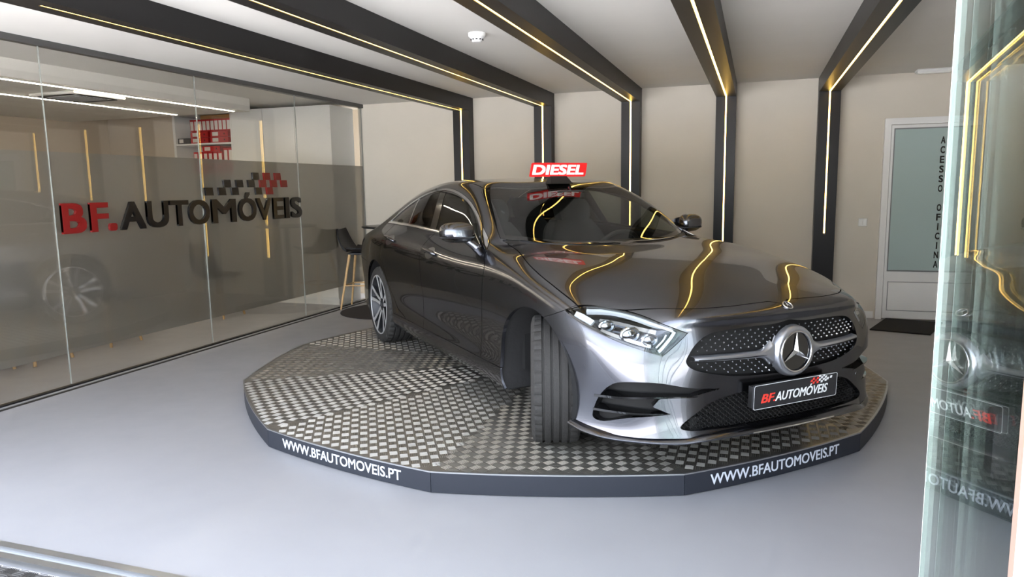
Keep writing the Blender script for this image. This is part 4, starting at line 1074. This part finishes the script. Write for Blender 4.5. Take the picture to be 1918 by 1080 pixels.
# bumper sensors, tow cover
for (q, z) in ((1.268, .509), (.597, .370)):
    for s in (1, -1):
        p, nn = s_diag(q, z, s); a = nn.orthogonal().normalized(); b_ = nn.cross(a)
        v = [p+nn*.0015]+[p+(a*cos(2*pi*i/20)+b_*sin(2*pi*i/20))*.0125+nn*.0012 for i in range(20)]+[p+(a*cos(2*pi*i/20)+b_*sin(2*pi*i/20))*.0145-nn*.004 for i in range(20)]
        MB().add(v, [[0, 1+i, 1+(i+1) % 20] for i in range(20)]+[[1+i, 21+i, 21+(i+1) % 20, 1+(i+1) % 20] for i in range(20)]).obj('parking_sensor', m_paint, CAR, 40, fixn=True)
# ------------------------------------------------------------------ number plate carrier
pt = bpy.data.objects.new('number_plate', None); COL.objects.link(pt); pt.parent = CAR; pt.location = (-.058, 0, .383); pt.rotation_euler = (0, radians(-2), 0)
PF = lambda u, v, w: (-w, -u, v)
def rrect(w, h, r, n=5):
    out = []
    for cx, cy, a in ((w-r, h-r, 0), (-w+r, h-r, pi/2), (-w+r, -h+r, pi), (w-r, -h+r, 3*pi/2)):
        for i in range(n+1): out.append((cx+r*cos(a+pi/2*i/n), cy+r*sin(a+pi/2*i/n)))
    return out
MB().prism(rrect(.262, .057, .010), .010, lambda u, v, w: PF(u, v, w-.010)).obj('plate_holder', mat('plate black', (34, 35, 38), .5), pt, fixn=True)
MB().box((.010, -.262, -.05), (.035, .262, .05)).obj('plate_bracket', m_plast, pt)
r0 = rrect(.262, .057, .010); r1 = rrect(.2595, .0545, .0085); b = MB(); n = len(r0)
b.add([PF(u, v, .0008) for u, v in r0]+[PF(u, v, .0008) for u, v in r1], [[i, (i+1) % n, n+(i+1) % n, n+i] for i in range(n)]).obj('plate_border', mat('white print', (222, 226, 228), .5), pt, fixn=True)
ux = lambda t: -.262+.524*t
vz = lambda t: -.057+.114*t
text_solid('BF.', PF, ux(.085), ux(.250), vz(.235), vz(.60), .0012, .018, .25).obj('plate_letters', mat('red print', (226, 62, 50), .5), pt, fixn=True)
text_solid('AUTOMÓVEIS', PF, ux(.250), ux(.885), vz(.225), vz(.70), .0012, .012, .25).obj('plate_letters', mat('white print', (222, 226, 228), .5), pt, fixn=True)
for (c0, r_, red) in [(0, 1, 1), (1, 2, 1), (2, 1, 1), (1, 0, 1), (3, 2, 1), (3, 0, 1), (2.0, 1, 1), (4, 1, 0), (5, 2, 0), (4, 2.9, 0), (6, 1, 0), (5, 0, 0), (7, 2, 0), (7, .4, 0), (8, 1, 0), (9.6, 1.6, 0), (6, 2.9, 0)]:
    w, h = .0135, .0105; u = ux(.665)+c0*.0132; v = vz(.70)+r_*.0095-.003
    MB().prism([(u, v), (u+w*.85, v), (u+w*.85+.003, v+h), (u+.003, v+h)], .0011, PF).obj('plate_flag', mat('red print', (226, 62, 50), .5) if red else mat('white print', (222, 226, 228), .5), pt, fixn=True)
# ------------------------------------------------------------------ headlamps
for sel, s in ((pos, 1), (neg, -1)):
    hp = bpy.data.objects.new('headlamp', None); COL.objects.link(hp); hp.parent = CAR
    SK.part('lamp', 'lens', m_lens, hp, sel, .0, 0)
    SK.part('lamp', 'lamp_housing', mat('lamp housing', (74, 76, 80), .10, 1.), hp, sel, .050, 0)
    k = None
    w_ = cut_wall('lamp', .052, 'lamp_surround', m_gloss, sel); w_.parent = hp
    def strip(line, wd, dep, m, nm, lift=.012, lens_=5):
        L = smooth(line, lens_, False); v = []
        for i, (q, z) in enumerate(L):
            p, nn = s_diag(q, z, s); i0, i1 = max(i-1, 0), min(i+1, len(L)-1)
            pa, _ = s_diag(*L[i0], s); pb, _ = s_diag(*L[i1], s); t = (pb-pa).normalized(); b_ = nn.cross(t).normalized()
            c0 = p-nn*lift
            v += [c0+b_*wd/2, c0-b_*wd/2, c0-b_*wd/2-nn*dep, c0+b_*wd/2-nn*dep]
        m_ = len(L); f = [[4*i+j, 4*i+(j+1) % 4, 4*i+4+(j+1) % 4, 4*i+4+j] for i in range(m_-1) for j in range(4)]; f += [[0, 1, 2, 3], [4*m_-1, 4*m_-2, 4*m_-3, 4*m_-4]]
        MB().add(v, f).obj(nm, m, hp, 40, fixn=True)
    strip([(1.28, .768), (1.12, .767), (.94, .748), (.78, .717), (.695, .694)], .017, .02, m_drl, 'daytime_light')
    strip([(.685, .690), (.705, .665), (.762, .612), (.775, .604)], .013, .02, m_drl, 'daytime_light')
    strip([(.735, .678), (.75, .655), (.79, .622)], .007, .02, m_drl, 'daytime_light')
    strip([(1.36, .745), (1.29, .735), (1.22, .718)], .030, .012, m_drl, 'side_marker', .010)
    strip([(1.40, .740), (1.333, .7215), (1.167, .6835), (.951, .6335), (.775, .593), (.752, .592)], .011, .02, m_gloss, 'lamp_bezel', .0015)
    strip([(1.40, .754), (1.33, .7695), (1.207, .7765), (.90, .7475), (.650, .690)], .007, .02, m_gloss, 'lamp_bezel', .0015)
    for q, z, r in ((1.13, .722, .026), (.965, .690, .033), (.835, .662, .026)):
        p, nn = s_diag(q, z, s); fw_ = Vector((-1, .25*s, 0)).normalized(); c0 = p-nn*.030
        a = Vector((0, 0, 1)).cross(fw_).normalized(); u_ = fw_.cross(a); v = []; f = []; nn_ = 28
        prof = [(r*1.25, .0), (r*1.2, .010), (r, .012), (r*.96, .004), (r*.8, .010), (r*.5, .016), (0.0001, .019)]
        for rr, h in prof: v += [c0+(a*cos(2*pi*i/nn_)*1.25+u_*sin(2*pi*i/nn_)*.9)*rr+fw_*h for i in range(nn_)]
        for j in range(len(prof)-1):
            for i in range(nn_): f.append([j*nn_+i, j*nn_+(i+1) % nn_, (j+1)*nn_+(i+1) % nn_, (j+1)*nn_+i])
        MB().add(v, f).obj('projector', m_refl, hp, 60, fixn=True)
    p, nn = s_diag(.90, .672, s)
    strip([(1.18, .738), (1.05, .728), (.92, .712), (.80, .690)], .020, .012, mat('lamp chrome shelf', (190, 194, 200), .15, 1.), 'reflector_shelf', .022)
    strip([(1.16, .700), (1.02, .672), (.90, .645), (.82, .628)], .016, .012, mat('lamp chrome shelf', (190, 194, 200), .15, 1.), 'reflector_shelf', .024)
# ------------------------------------------------------------------ mirrors
for s in (1, -1):
    mr_ = bpy.data.objects.new('door_mirror', None); COL.objects.link(mr_); mr_.parent = CAR
    def ell(nm, m, zlo, zhi, grow=0., x_off=0.):
        v = []; f = []; nu, nv = 28, 24
        for i in range(nu+1):
            t = i/nu; y = .815+(1.032-.815)*t
            # half height / depth along the housing
            e = (1-abs(2*t-1)**3.2)**.5 if 0 < t < 1 else 0
            hz_ = (.070*(1-.12*t))*max(e, .02); dx = (.075+.02*t)*max(e, .02); zc_ = 1.058+.006*t; xc = 1.83+.055*t
            for j in range(nv):
                a = 2*pi*j/nv; ca, sa = cos(a), sin(a); sg = lambda q, p_: math.copysign(abs(q)**p_, q)
                x = xc-dx*sg(ca, .8) if ca > 0 else xc-dx*.45*sg(ca, .4)
                z = zc_+hz_*sg(sa, .75)
                v.append((x-grow*ca, y*s, min(max(z, zlo), zhi)))
        for i in range(nu):
            for j in range(nv): f.append([i*nv+j, i*nv+(j+1) % nv, (i+1)*nv+(j+1) % nv, (i+1)*nv+j])
        MB().add(v, f).obj(nm, m, mr_, 50, fixn=True)
    ell('mirror_cap', m_paint, 1.036, 2); ell('mirror_foot', m_gloss, 0, 1.028); ell('indicator', m_satin, 1.0285, 1.0355, .002)
    MB().tube([(1.80, .80*s, .955), (1.81, .835*s, .985), (1.82, .875*s, 1.015)], [.034, .026, .022], 14).obj('mirror_arm', m_paint, mr_, 60)
    v = [(1.902, (.90+.105*cos(2*pi*i/24))*s, 1.060+.046*sin(2*pi*i/24)) for i in range(24)]; MB().add(v, [list(range(24))]).obj('mirror_glass', m_chrome, mr_)
# ------------------------------------------------------------------ door handles
for s in (1, -1):
    for (x0, x1, z0, z1, dk_) in ((2.335, 2.605, .884, .898, 'frontdoor'), (3.33, 3.585, .920, .934, 'reardoor')):
        par = PARTS[(dk_, s)]
        P_ = []
        for i in range(15):
            t = i/14; p, nn = s_side(x0+(x1-x0)*t, z0+(z1-z0)*t, s); P_.append((p+nn*(.030*(1-abs(2*t-1)**3)+.001)))
        MB().tube([tuple(p) for p in P_], [.006]+[.0155]*13+[.006], 12).obj('door_handle', m_paint, par, 60)
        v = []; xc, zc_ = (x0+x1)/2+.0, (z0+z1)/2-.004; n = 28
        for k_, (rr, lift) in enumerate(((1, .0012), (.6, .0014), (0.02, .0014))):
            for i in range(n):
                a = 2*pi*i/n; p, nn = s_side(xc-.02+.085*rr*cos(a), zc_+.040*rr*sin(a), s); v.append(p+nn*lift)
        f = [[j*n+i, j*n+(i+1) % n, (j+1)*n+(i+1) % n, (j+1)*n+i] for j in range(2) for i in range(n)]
        MB().add(v, f).obj('handle_recess', mat('recess shade paint', (0.03, 0.03, 0.033, 1), .3, .5, 1.), par, 60, fixn=True)  # flat patch: shade of the handle bowl put into darker body paint
# ------------------------------------------------------------------ cabin
b = MB(); v = []; n = 16
for i in range(n+1):
    y = -.70+1.40*i/n; e = 1-(abs(y)/.72)**2.5
    v += [(1.40+.20*(1-e), y, .955), (1.62+.10*(1-e), y, .985), (1.80, y, .965), (1.86, y, .90), (1.80, y, .55)]
b.add(v, [[i*5+j, i*5+j+1, i*5+5+j+1, i*5+5+j] for i in range(n) for j in range(4)]); b.obj('dashboard', m_int, CAR, 50, fixn=True)
sw = MB(); cen_ = Vector((1.98, -.36, .86)); nx = Vector((.86, 0, .5)).normalized(); a = Vector((0, 1, 0)); u_ = nx.cross(a)
sw.tube([cen_+(a*cos(2*pi*i/36)+u_*sin(2*pi*i/36))*.185 for i in range(37)], .016, 10, False)
for an in (0, pi, 1.5*pi): sw.tube([cen_-nx*.02, cen_+(a*cos(an)+u_*sin(an))*.18], .014, 8)
sw.tube([cen_-nx*.03, cen_+nx*.02], .06, 16); sw.obj('steering_wheel', m_int, CAR, 50)
def seat(x, y, w=.25):
    q = bpy.data.objects.new('seat', None); COL.objects.link(q); q.parent = CAR; q.location = (x, y, 0)
    def pad(pts, hw, th, nm):
        L = smooth(pts, 4, False); v = []; f = []; nj = 9
        for (px, pz, ws_, nxp, nzp) in L:
            for j in range(nj):
                t = -1+2*j/(nj-1); k_ = .045*abs(t)**3
                v.append((px-nxp*k_, t*hw*ws_, pz+nzp*k_))
            for j in range(nj):
                t = 1-2*j/(nj-1); v.append((px+nxp*th, t*hw*ws_*.95, pz-nzp*th))
        m_ = 2*nj
        for i in range(len(L)-1):
            for j in range(m_): f.append([i*m_+j, i*m_+(j+1) % m_, (i+1)*m_+(j+1) % m_, (i+1)*m_+j])
        f += [list(range(m_)), [(len(L)-1)*m_+j for j in range(m_)][::-1]]
        MB().add(v, f).obj(nm, m_int, q, 60, fixn=True)
    pad([(-.28, .50, .9, 0, 1), (-.2, .53, 1, 0, 1), (0, .51, 1, 0, 1), (.2, .49, 1, 0, 1)], w, .12, 'cushion')
    pad([(.18, .52, 1, 1, 0), (.22, .75, 1.02, 1, 0), (.30, .95, .95, 1, 0), (.36, 1.08, .62, 1, 0)], w, .10, 'backrest')
    pad([(.345, 1.08, 1, 1, 0), (.35, 1.13, 1.1, 1, 0), (.37, 1.20, 1.1, 1, 0), (.39, 1.25, .8, 1, 0)], .125, .07, 'headrest')
for x in (2.25, 3.10):
    for y in (-.36, .36): seat(x, y)
p, nn = s_top(2.02, 0)
im = MB(); im.box((1.99, -.11, 1.255), (2.01, .11, 1.315), .008); im.tube([(2.0, 0, 1.30), (2.03, 0, 1.335)], .012, 8); im.obj('rear_view_mirror', m_gloss, CAR)
MB().box((3.55, -.62, .93), (4.25, .62, .96), .01).obj('parcel_shelf', m_int, CAR)
# wipers resting at the cowl
# ------------------------------------------------------------------ roof sign (separate thing on the roof)
p0, n0 = s_top(2.13, .030)
sgn = thing('roof_sign', 'red DIESEL sign on a black magnetic foot on the car roof', 'sign')
sgn.parent = None
Mw = Matrix.Translation(CAR.location) @ Matrix.Rotation(-.7983+pi, 4, 'Z')
pw = Mw @ Vector((p0[0], .030, p0[2])); sgn.location = pw+Vector((0, 0, .004)); sgn.rotation_euler = (0, 0, -.7983+pi)
SF = lambda u, v, w: (-w, -u, v)
b = MB(); b.add([(-.045, -.095, -.002), (.045, -.095, -.002), (.045, .085, -.002), (-.045, .085, -.002), (-.012, -.060, .052), (.012, -.060, .052), (.012, .070, .052), (-.012, .070, .052)], [[3, 2, 1, 0], [4, 5, 6, 7], [0, 1, 5, 4], [1, 2, 6, 5], [2, 3, 7, 6], [3, 0, 4, 7]]); b.obj('foot', mat('foot black', (18, 17, 17), .5), sgn, fixn=True)
z0 = .048
q = [(-.232, z0+.006), (-.226, z0), (.212, z0), (.222, z0+.006), (.238, z0+.092), (.232, z0+.098), (-.205, z0+.098), (-.213, z0+.092)]
MB().prism(q, .008, lambda u, v, w: SF(u, v, w-.004)).obj('board', mat('sign red', (214, 28, 30), .35), sgn, fixn=True)
text_solid('DIESEL', SF, -.213, .205, z0+.013, z0+.085, .0055, .035, .16).obj('lettering', mat('sign white', (240, 232, 228), .5), sgn, fixn=True)
